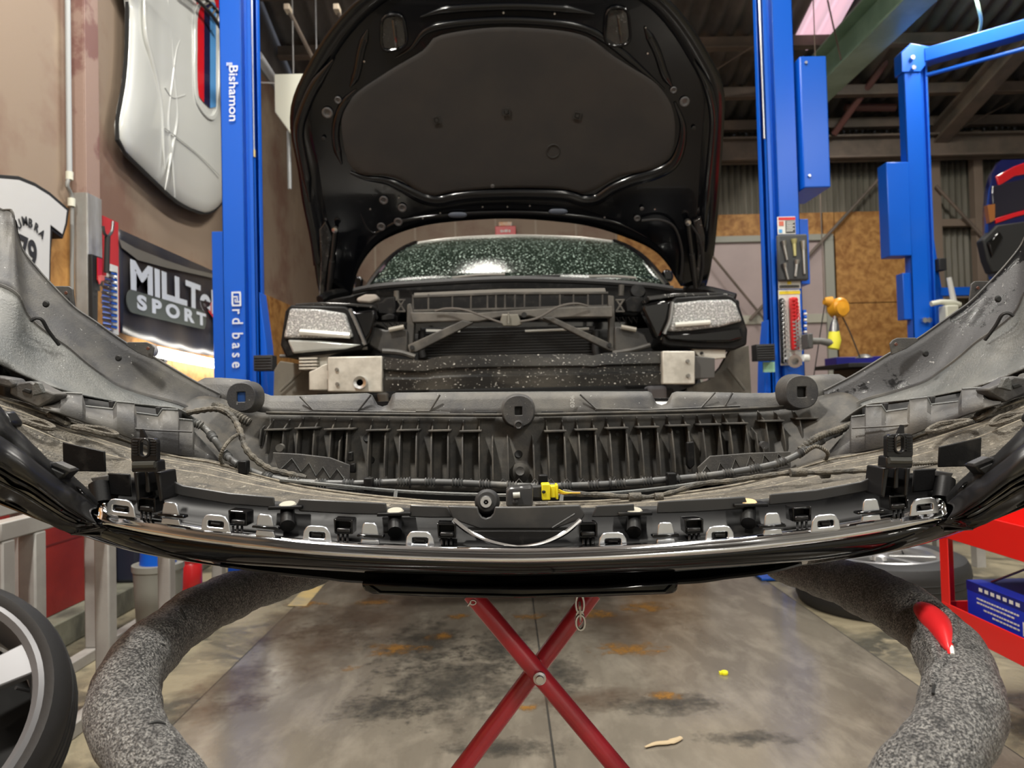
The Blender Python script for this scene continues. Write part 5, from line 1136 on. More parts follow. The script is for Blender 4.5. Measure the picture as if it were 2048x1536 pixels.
# zigzag stiffener panels
for pts, zig in (([(545, 905), (600, 908), (660, 915), (700, 930), (700, 962), (620, 960), (560, 948)], [(560, 940), (584, 917), (602, 944), (618, 926), (632, 952), (646, 934), (660, 956), (674, 938), (690, 960)]), ([(1395, 935), (1420, 912), (1500, 906), (1582, 903), (1582, 935), (1500, 950), (1400, 958)], [(1398, 955), (1413, 932), (1430, 955), (1440, 926), (1458, 952), (1470, 918), (1487, 948), (1500, 912), (1520, 942), (1528, 910), (1550, 936), (1556, 908), (1575, 928)])):
    pr('stiffener_panel', pts, 1.235, .004, PLG)
    MB().tube([P(x, y, 1.234) for x, y in zig], .0013, 4).build('zigzag_ribs', PLG2, bp)
m = MB()
for k in range(13):
    x = 1006 + 32 * (k - 4); 
    if 760 < x < 1400: m.tube([P(x - 10, 970, 1.24), P(x, 958 - (4 if x > 1200 else 0), 1.24), P(x + 10, 970, 1.24)], .0012, 4)
m.build('zigzag_ribs', PLG, bp)
# ---- slots of the grille behind the carrier
pr('grille_void', [(560, 966), (700, 978), (900, 986), (1044, 988), (1200, 984), (1340, 976), (1340, 1010), (1044, 1034), (700, 1010)], 1.12, .004, BLK)
for pts in ([(560, 960), (700, 974), (800, 983), (900, 988), (980, 990)], [(985, 991), (1130, 990), (1230, 986), (1330, 976), (1400, 966)]):
    MB().tube(cat([P(x, y, 1.09) for x, y in pts], 30), .003, 6).build('grille_bar', PLG2, bp)
for x, y in ((790, 986), (956, 994), (1122, 994)): MB().tube([P(x + 2, y - 4, 1.09), P(x - 1, y + 22, 1.05)], .003, 5).build('grille_bar', PLG2, bp)
# ---- wiring loom
hp = [(385, 845), (400, 850), (415, 862), (428, 878), (440, 895), (452, 910), (470, 925), (500, 941), (540, 955), (600, 964), (700, 967), (800, 964), (900, 965), (1000, 970), (1080, 973), (1200, 969), (1300, 962), (1400, 953), (1480, 942), (1550, 928), (1590, 912), (1620, 893), (1660, 872), (1700, 852)]
hy = [1.15] * 3 + [1.13] * 3 + [1.11] * 14 + [1.12, 1.13, 1.15, 1.17]
n = 1100; path = cat([P(x, y, Y_) for (x, y), Y_ in zip(hp, hy)], n)
rr = []
for i in range(n):
    u = i / n * 27; ph = u % 1
    rr.append(.0058 + (.0017 * math.sin(ph / .42 * 6.283 * 4) if ph < .42 else -.0006))
MB().tube(path, rr, 12).build('wiring_loom', mat('conduit_grey', (.075, .077, .078), .45, c2=(.15, .145, .13), sc=30, lo=.5, hi=.7), bp, ang=80)
TAPE = mat('taped_cable', (.06, .057, .05), .7, c2=(.13, .115, .09), sc=40, bump=.5, bsc=150)
def cable(pts, r, mt=TAPE, name='taped_cable', tw=True):
    n = 120; p = cat([P(*q) for q in pts], n); rr = [r * (1 + (.14 * math.sin(i * 1.1) if tw else 0)) for i in range(n)]
    return MB().tube(p, rr, 8).build(name, mt, bp)
cable([(374, 826, 1.2), (395, 822, 1.2), (425, 818, 1.19), (450, 822, 1.17), (468, 838, 1.16), (480, 862, 1.14), (487, 885, 1.13), (497, 905, 1.12), (515, 922, 1.12), (540, 938, 1.12), (570, 946, 1.12), (612, 956, 1.12)], .0048)
cable([(430, 812, 1.22), (450, 820, 1.20), (474, 832, 1.18), (500, 846, 1.18)], .0075)
cable([(478, 868, 1.13), (462, 878, 1.12), (448, 895, 1.10), (441, 915, 1.10), (446, 930, 1.11)], .0028)
cable([(1600, 900, 1.13), (1625, 880, 1.13), (1650, 868, 1.14), (1680, 858, 1.15), (1706, 848, 1.17)], .0055)
cable([(1610, 905, 1.10), (1632, 893, 1.09), (1655, 905, 1.09), (1650, 920, 1.11)], .003)
cable([(1125, 984, 1.0), (1160, 988, 1.0), (1205, 990, 1.0), (1250, 994, 1.0), (1300, 994, 1.0), (1345, 985, 1.0), (1400, 968, 1.0), (1460, 962, 1.0), (1530, 952, 1.0), (1585, 945, .99), (1640, 945, .98), (1700, 942, .97), (1760, 940, .96)], .0038)
cable([(1825, 928, .95), (1870, 925, .95), (1900, 924, .94), (1945, 928, .93)], .0028)
for x, y, L_ in ((1270, 994, 12), (1318, 994, 8), (1596, 945, 16), (1650, 948, 8)):
    MB().tube([P(x - L_, y + .5, .995 if x < 1500 else .985), P(x + L_, y - .5, .995 if x < 1500 else .985)], .0062, 10).build('tape_band', TAPE, bp)
for px, py in ((488, 934), (738, 968), (1086, 962), (1342, 958)):
    q = P(px, py, 1.10); MB().bb((q.x - .007, q.y - .008, q.z - .011), (q.x + .007, q.y + .008, q.z + .010)).build('loom_clip', PLB, bp, bevel=.002)
for px, py in ((820, 965), (1220, 968)):
    q = P(px, py, 1.11); MB().tube([q + Vector((0, math.cos(g) * .0078, math.sin(g) * .0078)) for g in [6.283 * k / 14 for k in range(14)]], .0016, 5, closed=True).build('cable_tie', RUB, bp)
# yellow plug and sensor
pl = pr('plug_body', [(1064, 973), (1086, 972), (1086, 998), (1064, 996)], .985, .018, RUB, bevel=.002)
YP = mat('plug_yellow', (.86, .72, .02), .35)
q0 = P(1085, 984, .99); 
m = MB(); a = P(1083, 968, .98); b = P(1101, 1000, .98); m.bb((a.x, .978, b.z), (b.x, 1.0, a.z)); a = P(1101, 972, .98); b = P(1112, 996, .98); m.bb((a.x, .981, b.z), (b.x, .998, a.z)); a = P(1111, 969, .98); b = P(1117, 999, .98); m.bb((a.x, .979, b.z), (b.x, 1.0, a.z))
yp = m.build('yellow_connector', YP, bp, bevel=.0015); yp['label'] = 'yellow connector plug'
pr('latch_notch', [(1084, 981), (1090, 981), (1092, 984), (1090, 987), (1084, 987)], .9765, .002, BLK, yp)
for k, (dy, c) in enumerate(((0, (.8, .55, .02)), (3, (.8, .65, .03)), (7, (.6, .3, .03)))):
    MB().tube(cat([P(1117, 979 + dy, .985), P(1128, 984 + dy * .5, .985), P(1142, 986, .985), P(1160, 986, .99)], 16), .0011, 6).build('wire', mat('wire_%d' % k, c, .4), yp)
sb = pr('sensor_housing', [(1012, 982), (1018, 976), (1062, 972), (1066, 974), (1066, 1014), (1012, 1014)], .93, .03, mat('smoky_plastic', (.06, .06, .062), .2, coat=.4), bevel=.003)
MB().tube([P(1026, 991, .928), P(1040, 990, .928)], .0038, 12, flat=1).build('pale_window', mat('pale_window', (.45, .45, .40), .5), sb)
q = P(1031, 1005, .929); MB().lathe([(0, .0015), (.0025, .001), (.004, 0)], q, (0, -1, 0), 12).build('dimple', RUB, sb)
# ---- carrier for the chrome strip
cTop = [(187, 962, .88), (225, 956, .88), (262, 955, .88), (300, 956, .88), (331, 960, .88), (366, 975, .88), (457, 990, .88), (548, 1002, .88), (614, 1008, .88), (700, 1012, .88), (798, 1016, .88), (905, 1018, .88), (1044, 1020, .88)]
chT = [(203, 1012, .835), (235, 1027, .832), (264, 1032, .83), (298, 1038, .828), (331, 1043, .826), (370, 1050, .824), (457, 1063, .82), (540, 1072, .815), (614, 1080, .812), (700, 1086, .808), (798, 1091, .805), (905, 1095, .802), (1044, 1097, .80)]
CT = cTop + mx(cTop)[::-1][1:]; CB_ = chT + mx(chT)[::-1][1:]
loft('grille_carrier', CT, [(x, y + 4, Y_ + .018) for x, y, Y_ in CB_], mat('carrier_black', (.0025, .0025, .003), .42, c2=(.022, .02, .017), sc=22, lo=.55, hi=.8, spec=.18, rv=.3), n=160, m=6, bul=(0, .010, -.002))
for k, fl_ in enumerate(([(328, 945), (337, 958), (366, 971), (457, 986), (548, 994), (550, 1016), (457, 1009), (366, 993), (336, 985)], [(598, 998), (640, 1000), (772, 1006), (775, 1030), (700, 1029), (598, 1023), (594, 1008)], [(820, 1010), (895, 1013), (905, 1036), (860, 1036), (818, 1034)])):
    for f_ in ((lambda l: l), mx): pr('carrier_flap', f_(fl_), .852, .003, mat('flap_grey', (.03, .03, .031), .38) if 'flap_grey' not in bpy.data.materials else bpy.data.materials['flap_grey'], bevel=.002)
CV = mat('cover_plastic', (.04, .04, .041), .42, c2=(.08, .075, .07), sc=14, lo=.5, hi=.75)
pr('centre_cover', [(895, 1012), (955, 1014), (958, 1026), (964, 1034), (972, 1037), (981, 1034), (987, 1027), (990, 1014), (1044, 1014), (1160, 1010), (1170, 1030), (1164, 1040), (1148, 1044), (1110, 1058), (960, 1058), (925, 1046), (905, 1038)], .842, .006, CV, bevel=.0015)
pr('cover_lower_plate', [(935, 1062), (1130, 1062), (1110, 1078), (1075, 1089), (1035, 1093), (985, 1089), (955, 1078)], .815, .004, PLB, bevel=.001)
pr('cover_gap', [(925, 1055), (1140, 1055), (1130, 1063), (932, 1063)], .843, .002, BLK, bevel=0)
MB().tube(cat([P(907, 1040, .82), P(935, 1062, .815), (P(970, 1080, .81)), P(1010, 1090, .806), P(1050, 1092, .806), P(1090, 1085, .81), P(1130, 1066, .815), P(1161, 1040, .82)], 60), [(.0008 + .0022 * abs(math.cos(math.pi * i / 59)) ** .6) for i in range(60)], 8).build('chrome_arc', CHROME, bp)
for pts in ([(905, 1038), (935, 1056)], [(1105, 1056), (1150, 1028)]): MB().tube([P(x, y, .84) for x, y in pts], .0013, 5).build('cover_crease', CV, bp)
# bolt
c = P(974, 1003, .86); bl = MB().lathe([(.012, -.006), (.015, .0), (.0155, .02), (.012, .03)], c, (0, 1, -.15), 24).build('bolt_bush', RUB, bp, bevel=.001)
c = P(972, 1004, .85)
MB().lathe([(.0, .001), (.003, .001), (.0032, -.001), (.0066, -.001), (.0078, .002), (.0078, .008)], c, (0, 1, -.15), 24).build('torx_screw', SILVER, bl)
m = MB()
for k in range(6):
    g = k * math.pi / 3; p = c + Vector((math.cos(g) * .0018, -.0014, math.sin(g) * .0018)); m.lathe([(0, 0), (.0011, 0)], p, (0, -1, 0), 8)
m.build('torx_recess', BLK, bl)
# towers
TW = mat('tower_black', (.010, .010, .011), .28, c2=(.03, .03, .03), sc=25, lo=.6, hi=.75)
for f_ in ((lambda l: l), mx):
    def T3(pts, Yd): return [P(x, y, Yd) for x, y in f_(pts)]
    out = [(262, 880), (266, 876), (306, 877), (314, 881), (315, 910), (315, 944), (262, 944), (261, 910)]
    inn = [(288 + 9 * math.cos(g) , 896 + (9 if math.sin(g) > 0 else -9) + 9 * math.sin(g)) for g in [6.283 * k / 24 for k in range(24)]]
    mtg = MB().ring(T3([(262, 880), (266, 876), (306, 877), (314, 881), (314, 922), (262, 922)], .80), T3(inn, .80), (0, .008, 0), 40).build('mounting_tower', TW, bp, bevel=.0012)
    MB().tube([P(x, y, .798) for x, y in f_(inn)], .0012, 6, closed=True).build('slot_rim', TW, mtg)
    m = MB()
    for k in range(6):
        for x0, x1 in ((265, 276), (301, 312)): m.tube([P(x, y, .799) for x, y in f_([(x0, 883 + 5.4 * k), (x1, 883 + 5.4 * k)])], .0009, 6)
    m.build('grip_ribs', TW, mtg)
    MB().prism(T3([(280, 859), (284, 858), (293, 876), (279, 876)], .815), (0, .004, 0)).build('spike', TW, mtg)
    MB().prism(T3([(262, 921), (314, 921), (316, 945), (262, 945)], .80), (0, .02, 0)).build('tower_body', TW, mtg, bevel=.002)
    MB().tube(T3([(267, 930), (310, 929)], .797), .004, 8).build('grip_bar', mat('grip_shine', (.05, .05, .045), .25) if 'grip_shine' not in bpy.data.materials else bpy.data.materials['grip_shine'], mtg)
    for pts in ([(266, 944), (276, 944), (279, 1000), (272, 1002)], [(289, 944), (297, 944), (300, 985), (290, 985)], [(308, 944), (320, 944), (326, 1000), (318, 1004)]):
        MB().prism(T3(pts, .82), (0, .04, 0)).build('tower_leg', TW, mtg, bevel=.0015)
    MB().prism(T3([(270, 945), (316, 945), (322, 1000), (274, 1000)], .85), (0, .01, 0)).build('tower_back', PLB, mtg)
# chrome strip
rows = []
chB = [(205, 1046, .832), (250, 1054, .83), (300, 1065, .828), (381, 1079, .824), (457, 1089, .82), (540, 1098, .815), (614, 1105, .811), (700, 1111, .807), (798, 1116, .803), (905, 1120, .80), (1044, 1122, .798)]
T_ = cat(M3(CB_), 160); B_ = cat(M3(chB + mx(chB)[::-1][1:]), 160)
for f_, dy in ((0, .004), (0, -.002), (.12, -.005), (.3, -.0065), (.5, -.0075), (.62, -.0095), (.8, -.010), (.93, -.008), (1, -.003), (1, .004)):
    rows.append([T_[i].lerp(B_[i], f_) + Vector((0, dy, 0)) for i in range(160)])
ch = MB().grid(rows).build('chrome_strip', CHROME, bp, solid=.0015, ang=70)
for f_ in ((lambda l: l), mx):
    MB().prism([P(x, y, .83) for x, y in f_([(203, 1008), (208, 1006), (216, 1022), (225, 1029), (222, 1050), (205, 1047)])], (0, .008, 0)).build('strip_end', CHROME, ch, bevel=.001)
def tabA(x, y, r):
    R2 = lambda px, py: (x + px + py * -r * 0, y + py + px * r)
    o = [R2(*q) for q in [(-30, 16), (-27, -5), (-20, -15), (-12, -17), (12, -17), (20, -14), (27, -3), (30, 16)]]
    i_ = [R2(*q) for q in [(-14, -5), (14, -5), (16, -3), (16, 6), (14, 8), (-14, 8), (-16, 6), (-16, -3)]]
    tb = MB().ring([P(a, b, .812) for a, b in o], [P(a, b, .812) for a, b in i_], (0, .003, 0), 48).build('slotted_tab', CHROMEM, ch, bevel=.001)
    MB().prism([P(a, b, .818) for a, b in [R2(*q) for q in [(-17, -6), (17, -6), (17, 9), (-17, 9)]]], (0, .01, 0)).build('slot_catch', GLOSSB, tb)
    MB().tube([P(a, b, .816) for a, b in [R2(-9, 2), R2(9, 3)]], .002, 6).build('catch_bar', GLOSSB, tb)
def tabB(x, y, r):
    R2 = lambda px, py: (x + px, y + py + px * r)
    tb = MB().prism([P(a, b, .812) for a, b in [R2(*q) for q in [(-18, 8), (-15, -12), (-11, -17), (8, -17), (13, -13), (18, 8)]]], (0, .003, 0)).build('plain_tab', CHROMEM, ch, bevel=.001)
    MB().prism([P(a, b, .808) for a, b in [R2(*q) for q in [(-26, 7), (26, 7), (27, 13), (-27, 12)]]], (0, .012, 0)).build('retaining_bar', GLOSSB, tb, bevel=.001)
    MB().prism([P(a, b, .811) for a, b in [R2(*q) for q in [(-17, 15), (17, 15), (20, 27), (-20, 27)]]], (0, .004, 0)).build('tab_foot', CHROMEM, tb, bevel=.001)
def sock(x, y, r):
    R2 = lambda px, py: (x + px, y + py + px * r)
    sk = MB().ring([P(a, b, .822) for a, b in [R2(*q) for q in [(-19, -14), (19, -14), (19, 15), (-17, 16)]]], [P(a, b, .822) for a, b in [R2(*q) for q in [(-15, -10), (15, -10), (15, 12), (-15, 12)]]], (0, .022, 0), 24).build('clip_socket', GLOSSB, bp, bevel=.001)
    MB().prism([P(a, b, .838) for a, b in [R2(*q) for q in [(-15, -10), (15, -10), (15, 12), (-15, 12)]]], (0, .004, 0)).build('socket_back', BLK, sk)
    MB().prism([P(a, b, .820) for a, b in [R2(*q) for q in [(-13, 4), (14, 4), (15, 13), (-14, 13)]]], (0, .012, 0)).build('socket_tongue', TW, sk, bevel=.0015)
    for dx in (-9, 0, 9): MB().tube([P(*R2(dx, 16), .826), P(*R2(dx, 30), .818)], .0016, 6).build('socket_rib', TW, sk)
for x, y in ((241, 1016), (431, 1047), (634, 1069), (840, 1080)): r = .12 * (1044 - x) / 800; tabA(x, y, r)
for x, y in ((1226, 1082), (1440, 1069), (1652, 1046), (1850, 1013)): r = -.12 * (x - 1044) / 800; tabA(x, y, r)
for x, y, r in ((341, 1022, .1), (530, 1046, .08), (740, 1063, .05), (1332, 1062, -.05), (1546, 1043, -.08), (1743, 1015, -.1)): tabB(x, y, r)
for x, y, r in ((292, 1009, .1), (475, 1036, .08), (686, 1053, .05), (893, 1061, .02), (1176, 1060, -.02), (1388, 1052, -.05), (1604, 1028, -.08), (1797, 1004, -.1)): sock(x, y, r)
for x, y, c in ((575, 1010, 0), (790, 1023, 0), (1268, 1022, 0), (1497, 1005, 1)):
    MB().tube([P(x, y + 4, .868), P(x, y + 42, .835)], .0085, 14).build('screw_column', PLB, bp)
    q = P(x, y, .856); MB().bb((q.x - .020, .845, q.z - .004), (q.x + .020, .87, q.z + .0)).build('column_cap', PLB, bp, bevel=.001)
    MB().lathe([(0, .002), (.009, .0018), (.0105, 0)], q, (0, -.25, 1), 20).build('pale_dust_disc', mat('pale_disc', (.35, .33, .27), .7) if not c else mat('orange_disc', (.62, .42, .2), .6), bp)
# ---- painted outer face below the strip
fas0 = chB
fas1 = [(212, 1056, .822), (262, 1078, .828), (300, 1092, .83), (349, 1108, .835), (444, 1122, .835), (540, 1128, .83), (650, 1134, .825), (760, 1139, .82), (900, 1143, .817), (1044, 1145, .815)]
fas2 = [(216, 1060, .85), (286, 1086, .85), (330, 1102, .855), (380, 1116, .86), (444, 1128, .862), (540, 1142, .865), (650, 1156, .87), (760, 1166, .87), (900, 1172, .87), (1044, 1174, .87)]
FA = [fas0 + mx(fas0)[::-1][1:], fas1 + mx(fas1)[::-1][1:], fas2 + mx(fas2)[::-1][1:]]
A_, B2, C2 = [cat(M3(q), 140) for q in FA]
und = cat([P(-70, 980, .95), P(150, 1050, 1.1), P(400, 1090, 1.12), P(700, 1110, 1.12), P(1044, 1112, 1.12), P(1388, 1100, 1.12), P(1688, 1080, 1.12), P(1938, 1040, 1.1), P(2158, 970, .95)], 140)
rear = cat([P(-60, 800, 1.12), P(150, 830, 1.25), P(400, 880, 1.34), P(700, 950, 1.36), P(1044, 960, 1.36), P(1388, 940, 1.36), P(1688, 870, 1.34), P(1938, 820, 1.25), P(2148, 790, 1.12)], 140)
rtop = cat(M3(archT)[1:] + [P(600, 800, 1.345), P(1044, 790, 1.345), P(1488, 790, 1.345)] + M3(mx(archT))[::-1][:-1], 140)
rtop = [q + Vector((0, .008, -.006)) for q in rtop]
rows = [[p + Vector((0, .003, 0)) for p in A_], [a.lerp(b, .5) + Vector((0, -.003, 0)) for a, b in zip(A_, B2)], B2, C2]
MB().grid(rows).build('painted_face', GLOSSB, bp, solid=.002, ang=70)
MB().grid([C2, [c.lerp(u, .4) + Vector((0, 0, -.012)) for c, u in zip(C2, und)], und, rear, rtop]).build('outer_skin', GLOSSB, bp, solid=.002, ang=60)
MB().tube([p + Vector((0, -.001, 0)) for p in B2[4:-4]], .0012, 6).build('face_crease', GLOSSB, bp)
low = [(444, 1125), (540, 1138), (650, 1150), (730, 1158), (1044, 1170), (1360, 1160), (1450, 1150), (1530, 1140), (1600, 1122)]
MB().tube(cat([P(x, y + 2, .86) for x, y in low], 60), .006, 8, flat=.7).build('lower_lip', GLOSSB, bp)
pr('lower_blade', [(540, 1140), (722, 1158), (1044, 1170), (1360, 1160), (1530, 1140), (1528, 1150), (1360, 1170), (1044, 1180), (722, 1168), (560, 1152)], .875, .08, GLOSSB, bevel=.003)
ph = pr('plate_holder', [(722, 1163), (900, 1172), (1044, 1174), (1200, 1172), (1358, 1162), (1356, 1180), (1350, 1188), (1336, 1190), (1180, 1196), (1000, 1198), (860, 1196), (745, 1190), (730, 1184), (724, 1176)], .845, .035, GLOSSB, bevel=.004)
MB().tube([P(738, 1172, .842), P(760, 1186, .842), P(1044, 1193, .842), P(1330, 1184, .842), P(1345, 1170, .842)], .0012, 6).build('holder_rim', GLOSSB, ph)
# ---- outer corners: clip ledge, rolled edge and glossy flank
K_ = [(-60, 765, .74), (-25, 790, .745), (9, 826, .755), (22, 848, .765), (45, 870, .77), (63, 889, .775), (80, 905, .78), (97, 922, .785), (118, 930, .79), (138, 945, .80), (152, 960, .805), (166, 972, .81), (182, 990, .82), (195, 1008, .828)]
R1 = [(-60, 840, .71), (-25, 858, .715), (0, 874, .72), (25, 890, .73), (50, 908, .735), (70, 925, .74), (92, 942, .75), (112, 957, .76), (130, 968, .77), (146, 980, .775), (160, 990, .785), (172, 999, .79), (182, 1007, .80), (192, 1016, .81)]
R2_ = [(-60, 895, .70), (-25, 912, .705), (0, 922, .71), (25, 938, .72), (50, 952, .725), (72, 965, .73), (92, 980, .74), (112, 996, .75), (130, 1010, .76), (146, 1020, .77), (160, 1030, .78), (172, 1038, .79), (182, 1044, .80), (192, 1048, .81)]
O_ = [(-60, 962, .74), (-25, 984, .745), (0, 998, .75), (25, 1008, .76), (44, 1017, .765), (62, 1028, .77), (80, 1038, .775), (100, 1048, .78), (118, 1058, .785), (141, 1066, .79), (155, 1063, .795), (168, 1060, .80), (180, 1056, .805), (190, 1050, .812)]
for f_ in ((lambda l: l), mx):
    loft('clip_ledge', f_(K_), f_(R1), PLB, n=40, m=4, bul=(0, 0, .004))
    loft('rolled_edge', f_(R1), f_(R2_), mat('edge_black', (.014, .014, .016), .3, c2=(.05, .047, .04), sc=20, lo=.6, hi=.8) if 'edge_black' not in bpy.data.materials else bpy.data.materials['edge_black'], n=40, m=8, bul=(0, -.012, .006))
    loft('painted_flank', f_(R2_), f_(O_), GLOSSB, n=40, m=8, bul=(0, .01, -.004))
    for fa in (.25, .55): 
        a = cat(M3(f_(R2_)), 40); b = cat(M3(f_(O_)), 40)
        MB().tube([a[i].lerp(b[min(39, int(i + fa * 5))], fa) + Vector((0, -.0, 0)) for i in range(38)], .0018, 6).build('flank_crease', GLOSSB, bp)
    loft('corner_skirt', f_([(141, 1066, .79), (180, 1058, .81), (216, 1052, .84), (240, 1062, .85), (256, 1070, .855)]), f_([(141, 1068, .80), (175, 1070, .86), (200, 1071, .88), (230, 1071, .88), (256, 1071, .87)]), PLB, n=20, m=3)
    o = [P(x, y, Y_) for x, y, Y_ in f_([(-60, 962, .74), (0, 998, .75), (62, 1028, .77), (141, 1066, .79), (200, 1071, .86)])]
    bk = [P(x, y, Y_) for x, y, Y_ in f_([(-60, 930, .95), (0, 950, 1.0), (62, 975, 1.05), (141, 1010, 1.08), (200, 1030, 1.1)])]
    rt_ = [P(x, y, Y_) for x, y, Y_ in f_([(-60, 800, 1.05), (0, 820, 1.1), (62, 840, 1.15), (141, 860, 1.2), (200, 880, 1.22)])]
    MB().grid([o, bk, rt_]).build('rear_skin', GLOSSB, bp, solid=.002)
    for (x, y), sc_ in (((28, 888 - 8), 1), ((155, 978), .8)):
        c4 = [(x - 12, y - 8), (x + 2, y - 2), (x + 14, y + 12), (x - 2, y + 4)]
        pr('slot', f_([(a, b) for a, b in c4]), .742 if x < 60 else .782, .004, GLOSSB, bevel=.001)
    cb = pr('clip_box', f_([(84, 940), (104, 926), (140, 942), (120, 962)]), .765, .02, TW, bevel=.002)
    MB().prism([P(x, y, .762) for x, y in f_([(91, 943), (102, 936), (128, 948), (117, 959)])], (0, .005, 0)).build('box_opening', BLK, cb, bevel=.001)
    MB().prism([P(x, y, .763) for x, y in f_([(98, 926), (112, 924), (141, 937), (139, 945), (104, 932)])], (0, .012, 0)).build('box_lid', PLG, cb, bevel=.001)
    pr('clip_horn', f_([(-8, 824), (6, 822), (22, 845), (20, 856), (8, 858), (-4, 850)]), .75, .02, TW, bevel=.003)
# ================================================================ THE RED FOLDING STAND
FOAM = mat('foam_sleeve', (.075, .075, .077), .42, c2=(.50, .49, .47), sc=380, lo=.42, hi=.66, c3=(.045, .045, .047), sc3=45, lo3=.52, hi3=.78, bump=1, bsc=420, det=3)
sd = thing('bumper_stand', 'red folding X-shaped stand with grey foam-sleeved arms carrying the bumper', 'stand', (0, 1.0, 0))
def foam(pts, name, r=.040, wr=.0025):
    n = 140; p = cat(pts, n); rr = []
    for i in range(n):
        rr.append(r * (1 + .035 * math.sin(i * .31) + .03 * math.sin(i * .13 + 1) + .015 * math.sin(i * .9)))
    nn = 28; mb = MB().tube(p, rr, nn)
    return mb.build(name, FOAM, sd, ang=80), p
lpts = [P(640, 1128, 1.36), P(560, 1158, 1.24), P(480, 1186, 1.13), P(400, 1222, 1.01), P(335, 1270, .91), P(278, 1325, .83), P(250, 1385, .78), P(252, 1450, .74), P(290, 1515, .70), P(350, 1600, .67), P(420, 1700, .66)]
rpts = [P(1560, 1118, 1.34), P(1620, 1142, 1.24), P(1690, 1166, 1.12), P(1765, 1198, 1.01), P(1835, 1240, .91), P(1892, 1296, .83), P(1922, 1360, .76), P(1922, 1430, .70), P(1888, 1500, .65), P(1830, 1580, .62), P(1750, 1700, .6)]
fl, lp = foam(lpts, 'foam_arm', r=.0352); fr, rp = foam(rpts, 'foam_arm', r=.0372)
# red tube under the sleeves
for p, e in ((lp, Vector((.12, .62, .02))), (rp, Vector((-.10, .6, .02)))):
    MB().tube([p[-3]] + [p[-1], p[-1].lerp(e, .5), e], .0125, 12).build('arm_tube', REDM, sd)
for p in (lp, rp): MB().tube([p[1], p[0], p[0] + (p[0] - p[1]).normalized() * .06], .0125, 12).build('arm_end', REDM, sd)
# split in the right sleeve with the red tube showing; every piece lies on the sleeve surface
def onsleeve(px, py, path, r, lift=0.0):
    Y = .45
    while Y < 1.4:
        q = P(px, py, Y)
        if min((q - c_).length for c_ in path) < r: break
        Y += .002
    return P(px, py, Y - lift)
def curve(pts, path, r, n, lift=0.0): return cat([onsleeve(x, y, path, r, lift) for x, y in pts], n)
s_ = curve([(1840, 1216), (1855, 1229), (1873, 1247), (1886, 1267), (1894, 1288), (1900, 1310)], rp, .0372, 36, .001)
MB().tube(s_, [.002 + .0165 * math.sin(math.pi * min(1, (i + 2) / 34)) ** .6 * (1 - .60 * (i / 35)) for i in range(36)], 14).build('exposed_red_tube', REDP, sd)
MB().tube(curve([(1831, 1208), (1850, 1204), (1880, 1216), (1901, 1240), (1908, 1266), (1906, 1290)], rp, .0372, 40, .002), [.003 + .0045 * math.sin(math.pi * i / 39) for i in range(40)], 8).build('sleeve_lip', FOAM, sd)
MB().tube(curve([(1831, 1210), (1836, 1232), (1848, 1256), (1862, 1282), (1872, 1304), (1876, 1324), (1872, 1346)], rp, .0372, 40, .002), [.003 + .0045 * math.sin(math.pi * i / 39) for i in range(40)], 8).build('sleeve_lip', FOAM, sd)
MB().tube(curve([(1896, 1312), (1888, 1322), (1878, 1336), (1870, 1352), (1866, 1372)], rp, .0372, 24, .003), [.003 + .0035 * math.sin(math.pi * i / 23) for i in range(24)], 8).build('sleeve_lip', FOAM, sd)
MB().tube(curve([(1884, 1334), (1876, 1350), (1868, 1372), (1866, 1388)], rp, .0372, 16, .002), .0016, 6).build('sleeve_slit', BLK, sd)
a_ = onsleeve(1903, 1294, rp, .0372, .003); b_ = onsleeve(1905, 1310, rp, .0372, .003)
MB().tube([a_, b_], .0022, 8).build('white_fleck', WHITE, sd)
CRM = mat('crease_dark', (.03, .03, .03), .8)
for pts in ([(272, 1330), (280, 1350), (276, 1368)], [(276, 1368), (300, 1376), (316, 1388)], [(296, 1448), (314, 1444), (332, 1448)], [(318, 1288), (330, 1292)], [(360, 1215), (372, 1240)]):
    MB().tube(curve(pts, lp, .0352, 16, 0), [.0006 + .0014 * math.sin(math.pi * i / 15) for i in range(16)], 6).build('sleeve_crease', CRM, sd)
# crossed legs
def leg(A, B, Yt, Yb, name, r=.0125):
    a = P(*A, Yt); c = P(*B, Yb); d = (c - a); e = a + d * ((a.z) / (a.z - c.z)); up = a - d * .06
    return MB().tube([up, a, c, e], r, 14).build(name, REDM, sd), a, d
l1, a1, d1 = leg((958, 1205), (1235, 1536), .97, .93, 'cross_leg'); l2, a2, d2 = leg((1172, 1205), (925, 1536), 1.02, .98, 'cross_leg')
for a, d in ((a1, d1), (a2, d2)):
    e = a + d * (a.z / (a.z - (a + d).z)); MB().cyl(e + Vector((0, 0, .0)), e + Vector((0, 0, .03)), .018).build('foot_cap', RUB, sd)
q = P(1079, 1355, .935); MB().lathe([(.0, -.010), (.005, -.010), (.0055, -.006), (.0085, -.005), (.0085, 0)], q, (0, 1, 0), 16).build('pivot_bolt', SILVER, sd)
MB().cyl(q, q + Vector((0, .07, 0)), .004, n=10).build('pivot_pin', SILVER, sd)
# cross rail under the bumper that joins legs and arms
ta, tb = a1 - d1 * .06, a2 - d2 * .06
MB().tube(cat([lp[8], P(700, 1128, 1.2), P(1044, 1140, 1.12), P(1400, 1122, 1.2), rp[8]], 30), .012, 12).build('cross_rail', REDM, sd)
